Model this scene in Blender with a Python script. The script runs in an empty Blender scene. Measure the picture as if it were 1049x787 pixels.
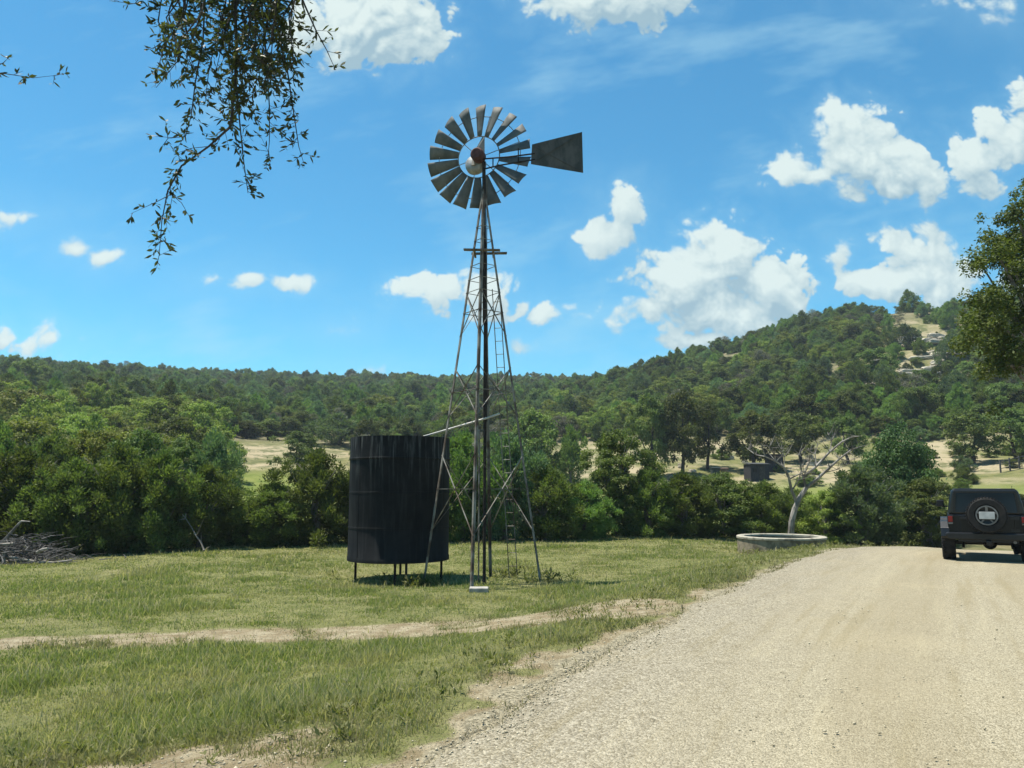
import bpy, math, random
import numpy as np
from mathutils import Vector, Matrix

sc = bpy.context.scene
COL = sc.collection
PI = math.pi
R = math.radians

# ------------------------------------------------------------------ camera
EYE = 1.7
FOC = 786.0                      # focal length in photo pixels (photo 1049 x 787)
PITCH = math.atan(106.5 / FOC)
CT, ST = math.cos(PITCH), math.sin(PITCH)
cam = bpy.data.cameras.new("camera")
cam.sensor_width = 36.0
cam.lens = 36.0 * FOC / 1049.0
cam.clip_start, cam.clip_end = 0.1, 8000
camo = bpy.data.objects.new("camera", cam)
camo.location = (0, 0, EYE)
camo.rotation_euler = (PI / 2 + PITCH, 0, 0)
COL.objects.link(camo)
sc.camera = camo

# ------------------------------------------------------------------ view / render
sc.view_settings.view_transform = 'Standard'
sc.view_settings.look = 'None'
sc.view_settings.exposure = 0.95
sc.view_settings.gamma = 1
sc.view_settings.use_curve_mapping = False
sc.cycles.use_denoising = True
sc.cycles.max_bounces = 6
sc.cycles.diffuse_bounces = 3
sc.cycles.transmission_bounces = 4
sc.cycles.transparent_max_bounces = 8

# ------------------------------------------------------------------ sun
SUN_ELEV, SUN_AZ = 73.0, -75.0   # azimuth from the view direction (+Y) towards +X
sd = Vector((math.cos(R(SUN_ELEV)) * math.sin(R(SUN_AZ)), math.cos(R(SUN_ELEV)) * math.cos(R(SUN_AZ)), math.sin(R(SUN_ELEV))))
sl = bpy.data.lights.new("sun", 'SUN')
sl.energy = 4.6
sl.angle = R(0.55)
sl.color = (1.0, 0.945, 0.85)
so = bpy.data.objects.new("sun", sl)
so.location = (0, 0, 60)
so.rotation_euler = (-sd).to_track_quat('-Z', 'Y').to_euler()
COL.objects.link(so)


def pix(px, py, Y):
    """world point seen at photo pixel (px, py) at world depth Y"""
    a, b = (px - 524.5) / FOC, -(py - 393.5) / FOC
    d = Vector((a, CT - b * ST, ST + b * CT))
    t = Y / d.y
    return Vector((d.x * t, Y, EYE + d.z * t))


def pxm(Y):                      # metres per photo pixel near the ground at depth Y
    return Y / FOC


# ------------------------------------------------------------------ node helpers
class NT:
    def __init__(s, tree):
        s.t = tree
        s.n, s.l = tree.nodes, tree.links

    def put(s, node, key, v):
        sock = node.inputs[key]
        if isinstance(v, bpy.types.NodeSocket):
            s.l.new(v, sock)
        else:
            sock.default_value = v

    def new(s, typ, ins=None, **kw):
        nd = s.n.new(typ)
        for k, v in kw.items():
            setattr(nd, k, v)
        for k, v in (ins or {}).items():
            s.put(nd, k, v)
        return nd

    def math(s, op, a, b=None, c=None, clamp=False):
        nd = s.new('ShaderNodeMath', operation=op, use_clamp=clamp)
        for i, v in enumerate((a, b, c)):
            if v is not None:
                s.put(nd, i, v)
        return nd.outputs[0]

    def vmath(s, op, a, b=None, c=None, out=0):
        nd = s.new('ShaderNodeVectorMath', operation=op)
        for i, v in enumerate((a, b, c)):
            if v is not None:
                s.put(nd, i, v)
        return nd.outputs[out]

    def step(s, v, lo, hi, a=0.0, b=1.0):
        nd = s.new('ShaderNodeMapRange', {0: v, 1: lo, 2: hi, 3: a, 4: b}, interpolation_type='SMOOTHSTEP')
        return nd.outputs[0]

    def noise(s, vec, scale, detail=4, rough=0.55, dist=0.0, out=0):
        nd = s.new('ShaderNodeTexNoise', {'Scale': scale, 'Detail': detail, 'Roughness': rough, 'Distortion': dist})
        if vec is not None:
            s.put(nd, 'Vector', vec)
        return nd.outputs[out]

    def mix(s, f, a, b, blend='MIX'):
        nd = s.new('ShaderNodeMix', data_type='RGBA', blend_type=blend)
        s.put(nd, 0, f)
        s.put(nd, 6, a)
        s.put(nd, 7, b)
        return nd.outputs[2]

    def attr(s, name, out='Fac'):
        return s.new('ShaderNodeAttribute', attribute_name=name).outputs[out]


def rgb(r, g, b):
    return (r, g, b, 1.0)


# ------------------------------------------------------------------ world: sky with far clouds
world = bpy.data.worlds.new("World")
sc.world = world
world.use_nodes = True
wt = NT(world.node_tree)
world.node_tree.nodes.clear()
sky = wt.new('ShaderNodeTexSky', sky_type='NISHITA', sun_disc=False, sun_elevation=R(SUN_ELEV),
             sun_rotation=R(SUN_AZ), altitude=300, air_density=1.0, dust_density=0.1, ozone_density=2.5)
SKY_STRENGTH = 0.135


def uv(px, py):
    a, b = (px - 524.5) / FOC, -(py - 393.5) / FOC
    y, z = CT - b * ST, ST + b * CT
    return a / y, z / y


CLOUD_GROW = 1.08
CLOUDS = [  # centre and radii (in photo pixels, turned into directions of the sky)
    (385, 18, 70, 48), (345, 30, 40, 34), (425, 40, 30, 26),
    (622, -8, 84, 34), (580, 6, 36, 14), (665, 4, 38, 16),
    (870, 140, 36, 30), (892, 168, 56, 30), (930, 184, 50, 20), (832, 180, 42, 15),
    (992, 168, 30, 30), (1040, 138, 42, 24), (1085, 120, 40, 40),
    (642, 214, 21, 21), (627, 238, 24, 16),
    (738, 268, 50, 36), (700, 292, 50, 34), (785, 292, 42, 34), (670, 314, 48, 15), (735, 320, 60, 28), (715, 348, 45, 10),
    (942, 262, 34, 25), (965, 285, 44, 26), (908, 292, 48, 15), (858, 265, 9, 13),
    (1080, 330, 60, 60),
    (80, 256, 18, 9), (108, 264, 16, 10), (25, 223, 15, 6), (298, 292, 20, 9), (452, 294, 32, 13), (495, 300, 28, 16), (342, 340, 10, 5),
    (530, 359, 12, 4), (18, 354, 34, 8), (375, 381, 16, 4), (212, 288, 9, 4), (250, 285, 10, 5), (1022, 20, 12, 6), (990, 5, 24, 5),
    (560, 320, 40, 4),
]
def perlin(x, y, seed):
    r_ = np.random.default_rng(seed)
    tab = r_.random((64, 64)) * 2 * PI
    gx_, gy_ = np.cos(tab), np.sin(tab)
    xi, yi = np.floor(x).astype(int), np.floor(y).astype(int)
    fx, fy = x - xi, y - yi
    sx, sy = fx ** 3 * (fx * (fx * 6 - 15) + 10), fy ** 3 * (fy * (fy * 6 - 15) + 10)

    def dot(i, j):
        a, b = (xi + i) % 64, (yi + j) % 64
        return gx_[a, b] * (fx - i) + gy_[a, b] * (fy - j)
    n0 = dot(0, 0) * (1 - sx) + dot(1, 0) * sx
    n1 = dot(0, 1) * (1 - sx) + dot(1, 1) * sx
    return (n0 * (1 - sy) + n1 * sy) * 1.5


def cloud_map():
    """density, light and thin veil of the far clouds over the directions x/y in -1..1, z/y in -0.1..1"""
    W, Hh = 1900, 1045
    U, Vv = np.meshgrid(np.linspace(-1, 1, W), np.linspace(-0.1, 1.0, Hh))
    wx = 0.009 * perlin(U * 12, Vv * 12, 1) + 0.004 * perlin(U * 33, Vv * 33, 2)
    wy = 0.007 * perlin(U * 12, Vv * 12, 3) + 0.004 * perlin(U * 33, Vv * 33, 4)
    X, Y = U + wx, Vv + wy
    acc = np.full(U.shape, 9.0)
    big = np.full(U.shape, 0.3)
    best = np.full(U.shape, 9.0)
    for (cx, cy, rx, ry) in CLOUDS:
        u0, v0 = uv(cx, cy)
        ru, rv = rx / FOC * CLOUD_GROW, ry / FOC * CLOUD_GROW
        ln = np.sqrt(((X - u0) / ru) ** 2 + ((Y - v0) / rv) ** 2)
        s_ = (ln - 1) * (0.5 * (ru + rv) if rv > 0.012 else rv)
        sz = min(1.0, max(0.22, 0.5 * (ru + rv) / 0.055))
        near_ = s_ < best
        big = np.where(near_, sz, big); best = np.where(near_, s_, best)
        k = 0.009
        hh = np.clip(0.5 + 0.5 * (acc - s_) / k, 0, 1)
        acc = acc * (1 - hh) + s_ * hh - k * hh * (1 - hh)
    for _ in range(24):
        big = 0.25 * (np.roll(big, 3, 0) + np.roll(big, -3, 0) + np.roll(big, 3, 1) + np.roll(big, -3, 1))
    bil = np.zeros_like(U)
    amp, f = 0.55, 15.0
    for o_ in range(5):
        bil += amp * np.abs(perlin(X * f + 3 * o_, Y * f * 1.1, 10 + o_))
        amp *= 0.55; f *= 2.05
    fb = np.zeros_like(U)
    amp, f = 0.5, 9.0
    for o_ in range(6):
        fb += amp * perlin(U * f, Vv * f * 1.2, 30 + o_)
        amp *= 0.58; f *= 2.1
    hgt = -acc + big * (0.105 * (bil - 0.20) + 0.022 * fb)
    soft = 0.009 + 0.018 * np.clip(perlin(U * 6, Vv * 6, 50) + 0.3, 0, 1)
    t = np.clip((hgt + 0.002) / soft, 0, 1)
    dens_ = t * t * (3 - 2 * t)

    def shift(a, du, dv):
        return np.roll(np.roll(a, -int(round(dv / 1.1 * Hh)), 0), -int(round(du / 2.0 * W)), 1)
    body = np.minimum(hgt, 0.12)
    li = 0.50 + 8.0 * (body - shift(body, -0.012, 0.045)) + 9.0 * (body - shift(body, -0.005, 0.011))
    li = np.clip(li + 0.10 * fb, 0, 1)
    cir = np.zeros_like(U)
    amp, f = 0.5, 2.2
    for o_ in range(6):
        cir += amp * perlin((U + 0.35 * Vv) * f * 1.1 + wx * 6, (Vv - 0.22 * U) * f * 3.6 + wy * 8, 60 + o_)
        amp *= 0.6; f *= 2.0
    cir = np.clip((cir - 0.02) / 0.5, 0, 1) ** 1.3 * 0.34
    veil = np.clip((hgt + 0.065) / 0.07, 0, 1) ** 2 * 0.16
    low = np.clip(1 - Vv / 0.30, 0, 1) ** 1.5 * 0.03
    th = np.clip(np.maximum(cir, veil) + low, 0, 0.6)
    img = bpy.data.images.new('cloud_map', W, Hh, float_buffer=True, is_data=True)
    px_ = np.stack([dens_, li, th, np.ones_like(U)], -1).astype(np.float32)
    img.pixels.foreach_set(px_.ravel())
    img.update()
    return img


geo = wt.new('ShaderNodeTexCoord')
D = geo.outputs['Generated']
sep = wt.new('ShaderNodeSeparateXYZ', {0: D})
yy = wt.math('MAXIMUM', sep.outputs[1], 0.02)
qu = wt.math('MULTIPLY_ADD', wt.math('DIVIDE', sep.outputs[0], yy), 0.5, 0.5)
qv = wt.math('MULTIPLY_ADD', wt.math('DIVIDE', sep.outputs[2], yy), 1 / 1.1, 0.1 / 1.1)
tex = wt.new('ShaderNodeTexImage', {'Vector': wt.new('ShaderNodeCombineXYZ', {0: qu, 1: qv, 2: 0.0}).outputs[0]}, image=cloud_map(), extension='EXTEND', interpolation='Cubic')
tsep = wt.new('ShaderNodeSeparateColor', {0: tex.outputs[0]})
front = wt.step(sep.outputs[1], 0.35, 0.72)
dens = wt.math('MULTIPLY', tsep.outputs[0], front)
lit = tsep.outputs[1]
thin = wt.math('MULTIPLY', tsep.outputs[2], front)
skyc = wt.mix(1.0, sky.outputs[0], rgb(0.215, 0.595, 0.645), 'MULTIPLY')
CB = 1.0 / SKY_STRENGTH
ccol = wt.mix(lit, rgb(0.185 * CB, 0.27 * CB, 0.315 * CB), rgb(0.405 * CB, 0.465 * CB, 0.45 * CB))
wcol = wt.mix(thin, skyc, rgb(0.25 * CB, 0.41 * CB, 0.47 * CB))
wcol = wt.mix(wt.math('MULTIPLY', dens, 0.96), wcol, ccol)
bg = wt.new('ShaderNodeBackground', {'Color': wcol, 'Strength': SKY_STRENGTH})
wo = wt.new('ShaderNodeOutputWorld', {'Surface': bg.outputs[0]})

# ------------------------------------------------------------------ terrain functions
rng = np.random.default_rng(11)


def vnoise(x, y, scale, seed=0):
    """smooth value noise, about -1..1"""
    x = np.asarray(x, float) * scale + seed * 17.31
    y = np.asarray(y, float) * scale - seed * 9.77
    xi, yi = np.floor(x), np.floor(y)
    fx, fy = x - xi, y - yi
    fx, fy = fx * fx * (3 - 2 * fx), fy * fy * (3 - 2 * fy)

    def hsh(a, b):
        v = np.sin(a * 127.1 + b * 311.7 + seed * 74.7) * 43758.5453
        return (v - np.floor(v)) * 2 - 1
    return (hsh(xi, yi) * (1 - fx) + hsh(xi + 1, yi) * fx) * (1 - fy) + (hsh(xi, yi + 1) * (1 - fx) + hsh(xi + 1, yi + 1) * fx) * fy


def sstep(x, a, b):
    t = np.clip((np.asarray(x, float) - a) / (b - a), 0, 1)
    return t * t * (3 - 2 * t)


EDGE = np.array([(-2.2, -60), (-2.2, -10), (-2.05, 0), (-1.35, 2.5), (-0.565, 4.97), (0.30, 7.03), (2.15, 10.54), (5.9, 17.2), (8.3, 21.0),
                 (10.9, 24.6), (14.3, 28.8), (19, 33.5), (26, 38.5), (40, 46), (62, 55), (95, 66)], float)
# resample smoothly
_t = np.r_[0, np.cumsum(np.hypot(*np.diff(EDGE, axis=0).T))]


def _resample(n=260):
    from numpy import interp
    ts = np.linspace(0, _t[-1], n * 4)
    px_ = interp(ts, _t, EDGE[:, 0]); py_ = interp(ts, _t, EDGE[:, 1])
    k = np.hanning(25); k /= k.sum()
    xs = np.convolve(np.pad(px_, 12, 'edge'), k, 'valid'); ys = np.convolve(np.pad(py_, 12, 'edge'), k, 'valid')
    return np.c_[xs, ys]


EL = _resample()
ETAN = np.gradient(EL, axis=0)
ETAN /= np.linalg.norm(ETAN, axis=1)[:, None]
ENOR = np.c_[ETAN[:, 1], -ETAN[:, 0]]       # to the right of travel


def edge_dist(x, y):
    """signed distance to the road's left edge: positive on the road side"""
    y = np.asarray(y, float)
    return (np.asarray(x, float) - np.interp(y, EL[:, 1], EL[:, 0])) * np.interp(y, EL[:, 1], ETAN[:, 1])


ROADW = 8.6
TRACK = np.array([(-30, 7.2), (-12, 10.3), (-7.3, 11.3), (-2.7, 12.2), (-0.6, 12.4), (0.9, 12.15), (1.9, 11.75)])


def poly_dist(x, y, P):
    d = np.full(np.shape(x), 1e9)
    for (a, b) in zip(P[:-1], P[1:]):
        ab = b - a
        t = np.clip(((x - a[0]) * ab[0] + (y - a[1]) * ab[1]) / (ab @ ab), 0, 1)
        d = np.minimum(d, np.hypot(x - a[0] - t * ab[0], y - a[1] - t * ab[1]))
    return d


def road_z(r):
    s = np.maximum(r - 21.0, 0)
    return np.where(s < 12.5, -0.004 * s * s, -0.625 - 0.1 * (s - 12.5))


def interp_rows(r, nodes_r, nodes_z):
    """piecewise linear along r with per-point node values; nodes_* lists of arrays or scalars"""
    r = np.asarray(r)
    out = np.zeros_like(r)
    nr = [np.broadcast_to(np.asarray(a, float), r.shape) for a in nodes_r]
    nz = [np.broadcast_to(np.asarray(a, float), r.shape) for a in nodes_z]
    out[:] = nz[-1]
    for i in range(len(nr) - 2, -1, -1):
        t = np.clip((r - nr[i]) / (nr[i + 1] - nr[i]), 0, 1)
        t2 = t
        seg = nz[i] * (1 - t2) + nz[i + 1] * t2
        out = np.where(r < nr[i + 1], seg, out)
    return out


def terrain(x, y, want=False):
    x = np.atleast_1d(np.asarray(x, float)); y = np.atleast_1d(np.asarray(y, float))
    r = np.hypot(x, y)
    az = np.clip(np.arctan2(x, y), R(-62), R(62))
    p = 524.5 + FOC * np.tan(np.clip(az, R(-52), R(52)))
    e = edge_dist(x, y)
    field = -0.5 * sstep(-e, 0.2, 4.2) + 0.05 * vnoise(x, y, 0.35, 3) * sstep(-e, 0.5, 3)
    field = field - 0.22 * np.exp(-((x + 3.0) ** 2 + (y - 20.0) ** 2) / 9.0)
    on = sstep(e, -3.0, 0.0)
    right = sstep(e, ROADW, ROADW + 4)
    near = field * (1 - on) + road_z(r) * on - 0.15 * right
    near = np.where(e > 0, road_z(r) - 0.15 * right, field + road_z(r) * sstep(e, -9, 0))
    yl = np.interp(p, [-400, -100, 0, 100, 200, 300, 450, 600, 700, 900, 1600], [366, 372, 379, 385, 389, 392, 394, 394, 396, 398, 398])
    zl = EYE + (500 - yl) / FOC * 420 * np.cos(az)
    lm = 1 - sstep(p, 170, 260)
    hl = interp_rows(r, [0, 30, 46, 58, 90, 130, 420, 620, 1200],
                     [-0.5, -0.55, -1.2, -1.6 + 1.2 * lm, 0.4 + 3.0 * lm, 8.5 + 2.8 * lm, zl, zl - 14, 6])
    yr = np.interp(p, [100, 300, 450, 520, 560, 600, 640, 740, 830, 930, 1049, 1200, 1700], [495, 478, 448, 418, 404, 396, 389, 358, 332, 316, 314, 318, 340])
    zr = EYE + (500 - yr) / FOC * 260 * np.cos(az)
    hr = interp_rows(r, [0, 30, 46, 60, 85, 115, 260, 420, 1200], [-0.5, -0.6, -1.6, -2.0, 0.6, 5.2, zr, zr * 0.7, 6])
    far = np.maximum(hl, hr)
    rough = sstep(r, 55, 120)
    far = far + rough * (1.3 * vnoise(x, y, 0.035, 1) + 0.45 * vnoise(x, y, 0.11, 2))
    # stepped rock ledges on the right hill
    led = np.exp(-((p - 945) / 70.0) ** 2) * sstep(r, 150, 180) * (1 - sstep(r, 250, 270))
    far = far + led * 1.6 * np.sin(r / 3.2 + 0.6 * vnoise(x, y, 0.06, 5))
    w = sstep(r, 40, 56)
    z = near * (1 - w) + far * w
    if not want:
        return z
    # surface masks
    n1, n2 = vnoise(x, y, 0.9, 7), vnoise(x, y, 2.7, 8)
    td = poly_dist(x, y, TRACK)
    tw = np.interp(x, [-30, -7, -2, 1.2, 2.0, 3], [0.42, 0.52, 0.72, 1.30, 0.9, 0.2])
    bare = 1 - sstep(td + 0.20 * n1 + 0.15 * n2, tw * 0.35, tw * 1.5)
    bare = bare * (0.45 + 0.55 * sstep(vnoise(x, y, 0.9, 12) + 0.7 * n2, -0.7, 0.0))
    bare = np.maximum(bare, sstep(e + 0.30 * n1 + 0.34 * n2, -0.62, 0.06) * (1 - sstep(r, 11, 22) * 0.8))
    strip = (1 - sstep(y + 0.26 * n1 + 0.42 * n2 + 0.10 * (x + 3), 5.45, 6.6)) * (1 - sstep(x, -2.0, -0.6))
    bare = np.maximum(bare, strip)
    bare = np.where(r > 44, 0, bare)
    gravel = sstep(e + 0.22 * n1 + 0.15 * n2, -0.30, 0.15)
    # far open ground
    pyg = 393.5 - FOC * ((z - EYE) * CT - r * ST) / (r * CT + (z - EYE) * ST)
    open_r = sstep(p, 540, 580) * sstep(r, 62, 74) * (1 - sstep(pyg, 505, 520)) * sstep(pyg, 448, 458)
    open_l = sstep(p, 222, 236) * (1 - sstep(p, 365, 380)) * sstep(pyg, 452, 458) * (1 - sstep(pyg, 486, 496))
    scar = np.exp(-((p - 950) / 48.0) ** 2) * sstep(pyg, 338, 352) * (1 - sstep(pyg, 400, 418)) * sstep(r, 120, 140)
    clear = np.maximum.reduce([open_r, open_l, scar])
    return z, e, bare, gravel, clear, pyg, p, r


def gz(x, y):
    return float(terrain([x], [y])[0])


# ------------------------------------------------------------------ mesh helpers
def mesh_np(name, V, F, mat=None, attrs=None, smooth=False):
    """V (n,3), F (m,k) -> mesh datablock"""
    V = np.asarray(V, np.float32); F = np.asarray(F, np.int32)
    me = bpy.data.meshes.new(name)
    me.vertices.add(len(V)); me.vertices.foreach_set('co', V.ravel())
    k = F.shape[1]
    me.loops.add(F.size); me.loops.foreach_set('vertex_index', F.ravel())
    me.polygons.add(len(F))
    me.polygons.foreach_set('loop_start', np.arange(0, F.size, k, dtype=np.int32))
    me.polygons.foreach_set('loop_total', np.full(len(F), k, np.int32))
    if smooth:
        me.polygons.foreach_set('use_smooth', np.ones(len(F), bool))
    me.update(calc_edges=True)
    for an, av in (attrs or {}).items():
        a = me.attributes.new(an, 'FLOAT', 'POINT')
        a.data.foreach_set('value', np.asarray(av, np.float32))
    if mat:
        me.materials.append(mat)
    return me


def obj(name, me, parent=None, loc=None, kind=None):
    o = bpy.data.objects.new(name, me)
    COL.objects.link(o)
    if parent:
        o.parent = parent
    if loc is not None:
        o.location = loc
    if kind:
        o['kind'] = kind
    return o


def tag(o, label, cat, group=None, kind=None):
    o['label'] = label
    o['category'] = cat
    if group:
        o['group'] = group
    if kind:
        o['kind'] = kind
    return o


def thing(name, label, cat, loc=(0, 0, 0), rz=0, group=None):
    o = bpy.data.objects.new(name, None)
    o.empty_display_size = 0.2
    COL.objects.link(o)
    o.location = loc
    o.rotation_euler = (0, 0, rz)
    return tag(o, label, cat, group)


class MB:
    """collects simple shapes into one mesh"""
    def __init__(s):
        s.v, s.f = [], []

    def box(s, c, d, rot=None, taper=1.0):
        b = len(s.v)
        for z in (-1, 1):
            k = taper if z > 0 else 1.0
            for (x, y) in ((-1, -1), (1, -1), (1, 1), (-1, 1)):
                p = Vector((x * d[0] / 2 * k, y * d[1] / 2 * k, z * d[2] / 2))
                if rot is not None:
                    p = rot @ p
                s.v.append(tuple(p + Vector(c)))
        for q in ((0, 3, 2, 1), (4, 5, 6, 7), (0, 1, 5, 4), (1, 2, 6, 5), (2, 3, 7, 6), (3, 0, 4, 7)):
            s.f.append(tuple(b + i for i in q))
        return s

    def tube(s, pts, rad, n=8, cap=True):
        pts = [Vector(p) for p in pts]
        if not hasattr(rad, '__len__'):
            rad = [rad] * len(pts)
        b = len(s.v)
        up = Vector((0.13, 0.27, 0.95))
        for i, p in enumerate(pts):
            t = (pts[min(i + 1, len(pts) - 1)] - pts[max(i - 1, 0)]).normalized()
            a = t.cross(up)
            if a.length < 1e-3:
                a = t.cross(Vector((1, 0, 0)))
            a.normalize()
            c = t.cross(a)
            for k in range(n):
                an = 2 * PI * k / n
                s.v.append(tuple(p + (a * math.cos(an) + c * math.sin(an)) * rad[i]))
        for i in range(len(pts) - 1):
            for k in range(n):
                s.f.append((b + i * n + k, b + i * n + (k + 1) % n, b + (i + 1) * n + (k + 1) % n, b + (i + 1) * n + k))
        if cap:
            s.f.append(tuple(b + k for k in reversed(range(n))))
            s.f.append(tuple(b + (len(pts) - 1) * n + k for k in range(n)))
        return s

    def bar(s, a, b, w, h=None):
        """angle-iron like flat bar from a to b"""
        h = h or w
        a, b = Vector(a), Vector(b)
        d = b - a
        rot = d.to_track_quat('Z', 'Y').to_matrix()
        return s.box((a + b) / 2, (w, h, d.length), rot)

    def lathe(s, prof, n=32, axis='z', c=(0, 0, 0), closed=False):
        b = len(s.v)
        m = len(prof)
        for k in range(n):
            an = 2 * PI * k / n
            for (r_, h_) in prof:
                x, y = r_ * math.cos(an), r_ * math.sin(an)
                p = (x, y, h_) if axis == 'z' else ((x, h_, y) if axis == 'y' else (h_, x, y))
                s.v.append((p[0] + c[0], p[1] + c[1], p[2] + c[2]))
        for k in range(n):
            k2 = (k + 1) % n
            for i in range(m if closed else m - 1):
                j = (i + 1) % m
                s.f.append((b + k * m + i, b + k2 * m + i, b + k2 * m + j, b + k * m + j))
        return s

    def prism(s, outline, y0, y1):
        """outline of (x, z) extruded along y"""
        b = len(s.v); n = len(outline)
        for y in (y0, y1):
            for (x, z) in outline:
                s.v.append((x, y, z))
        s.f.append(tuple(b + i for i in range(n)))
        s.f.append(tuple(b + n + i for i in reversed(range(n))))
        for i in range(n):
            j = (i + 1) % n
            s.f.append((b + i, b + n + i, b + n + j, b + j))
        return s

    def build(s, name, mat, parent=None, smooth=False, bevel=0.0, loc=None):
        me = bpy.data.meshes.new(name)
        me.from_pydata(s.v, [], s.f)
        me.update()
        import bmesh
        bm = bmesh.new(); bm.from_mesh(me)
        bmesh.ops.recalc_face_normals(bm, faces=bm.faces)
        bm.to_mesh(me); bm.free()
        if smooth:
            me.polygons.foreach_set('use_smooth', [True] * len(me.polygons))
        me.materials.append(mat)
        o = obj(name, me, parent, loc)
        if smooth:
            me.set_sharp_from_angle(angle=R(40))
        if bevel:
            m = o.modifiers.new('bevel', 'BEVEL'); m.width = bevel; m.segments = 2; m.limit_method = 'ANGLE'
        return o


# ------------------------------------------------------------------ materials
def new_mat(name):
    m = bpy.data.materials.new(name)
    m.use_nodes = True
    m.node_tree.nodes.clear()
    t = NT(m.node_tree)
    out = t.new('ShaderNodeOutputMaterial')
    return m, t, out


def plain(name, c1, c2, scale=6, rough=0.6, metal=0.0, stretch=(1, 1, 1), bump=0.0, spec=0.4, thr=(0.35, 0.65), detail=5):
    """two colours of one surface mixed by a noise, e.g. metal and its rust"""
    m, t, out = new_mat(name)
    tc = t.new('ShaderNodeTexCoord').outputs['Object']
    v = t.vmath('MULTIPLY', tc, stretch)
    n = t.noise(v, scale, detail, 0.6)
    col = t.mix(t.step(n, thr[0], thr[1]), rgb(*c1), rgb(*c2))
    b = t.new('ShaderNodeBsdfPrincipled', {'Base Color': col, 'Roughness': rough, 'Metallic': metal, 'Specular IOR Level': spec})
    if bump:
        bp = t.new('ShaderNodeBump', {'Height': t.noise(v, scale * 5, 4), 'Strength': bump, 'Distance': 0.02})
        t.put(b, 'Normal', bp.outputs[0])
    t.l.new(b.outputs[0], out.inputs[0])
    return m


def leaf_mat(name, dark, light, trans=0.32, hue=0.5, spec=0.10, obj_var=0.85, far=0.0):
    m, t, out = new_mat(name)
    tint = t.attr('tint')
    isl = t.new('ShaderNodeNewGeometry').outputs['Random Per Island']
    orn = t.new('ShaderNodeObjectInfo').outputs['Random']
    f = t.math('MULTIPLY_ADD', isl, 0.35, t.math('MULTIPLY', tint, 0.65))
    col = t.mix(f, rgb(*dark), rgb(*light))
    v = t.math('MULTIPLY_ADD', orn, obj_var, 1 - obj_var / 2)
    hs = t.new('ShaderNodeHueSaturation', {'Hue': t.math('MULTIPLY_ADD', orn, 0.05, hue - 0.022), 'Saturation': 1.0, 'Value': v, 'Color': col})
    c = hs.outputs[0]
    b = t.new('ShaderNodeBsdfPrincipled', {'Base Color': c, 'Roughness': 0.55, 'Specular IOR Level': spec})
    tr = t.new('ShaderNodeBsdfTranslucent', {'Color': t.mix(1.0, c, rgb(1.5, 1.7, 0.7), 'MULTIPLY')})
    mx = t.new('ShaderNodeMixShader', {0: trans, 1: b.outputs[0], 2: tr.outputs[0]})
    t.l.new(mx.outputs[0], out.inputs[0])
    return m


M = {}
M['juniper'] = leaf_mat('juniper_leaf', (0.056, 0.090, 0.028), (0.178, 0.222, 0.064))
M['oak'] = leaf_mat('oak_leaf', (0.050, 0.074, 0.022), (0.150, 0.178, 0.048), trans=0.3)
M['lime'] = leaf_mat('yellow_green_leaf', (0.085, 0.115, 0.024), (0.235, 0.255, 0.060), trans=0.3)
M['blue'] = leaf_mat('blue_green_leaf', (0.050, 0.080, 0.042), (0.138, 0.178, 0.092))
M['grey_leaf'] = leaf_mat('grey_dry_leaf', (0.085, 0.085, 0.060), (0.19, 0.18, 0.14), trans=0.2)
M['round_leaf'] = leaf_mat('dark_round_leaf', (0.028, 0.050, 0.019), (0.075, 0.108, 0.034), trans=0.25)
M['near_leaf'] = leaf_mat('live_oak_leaf', (0.028, 0.046, 0.015), (0.105, 0.125, 0.032), trans=0.3, spec=0.4)
M['sunny_oak'] = leaf_mat('sunny_oak_leaf', (0.034, 0.060, 0.017), (0.145, 0.178, 0.044), trans=0.25)
M['bark'] = plain('bark', (0.095, 0.082, 0.07), (0.23, 0.21, 0.185), 8, 0.9, stretch=(1, 1, 0.25), bump=0.5)
M['dark_bark'] = plain('dark_bark', (0.03, 0.025, 0.02), (0.07, 0.06, 0.05), 8, 0.9, bump=0.5)
M['dead_wood'] = plain('dead_wood', (0.12, 0.105, 0.085), (0.30, 0.275, 0.235), 4, 0.85, stretch=(1, 1, 0.4), bump=0.4)
M['grey_wood'] = plain('grey_wood', (0.026, 0.024, 0.022), (0.125, 0.118, 0.108), 5, 0.9, bump=0.4)


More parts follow.
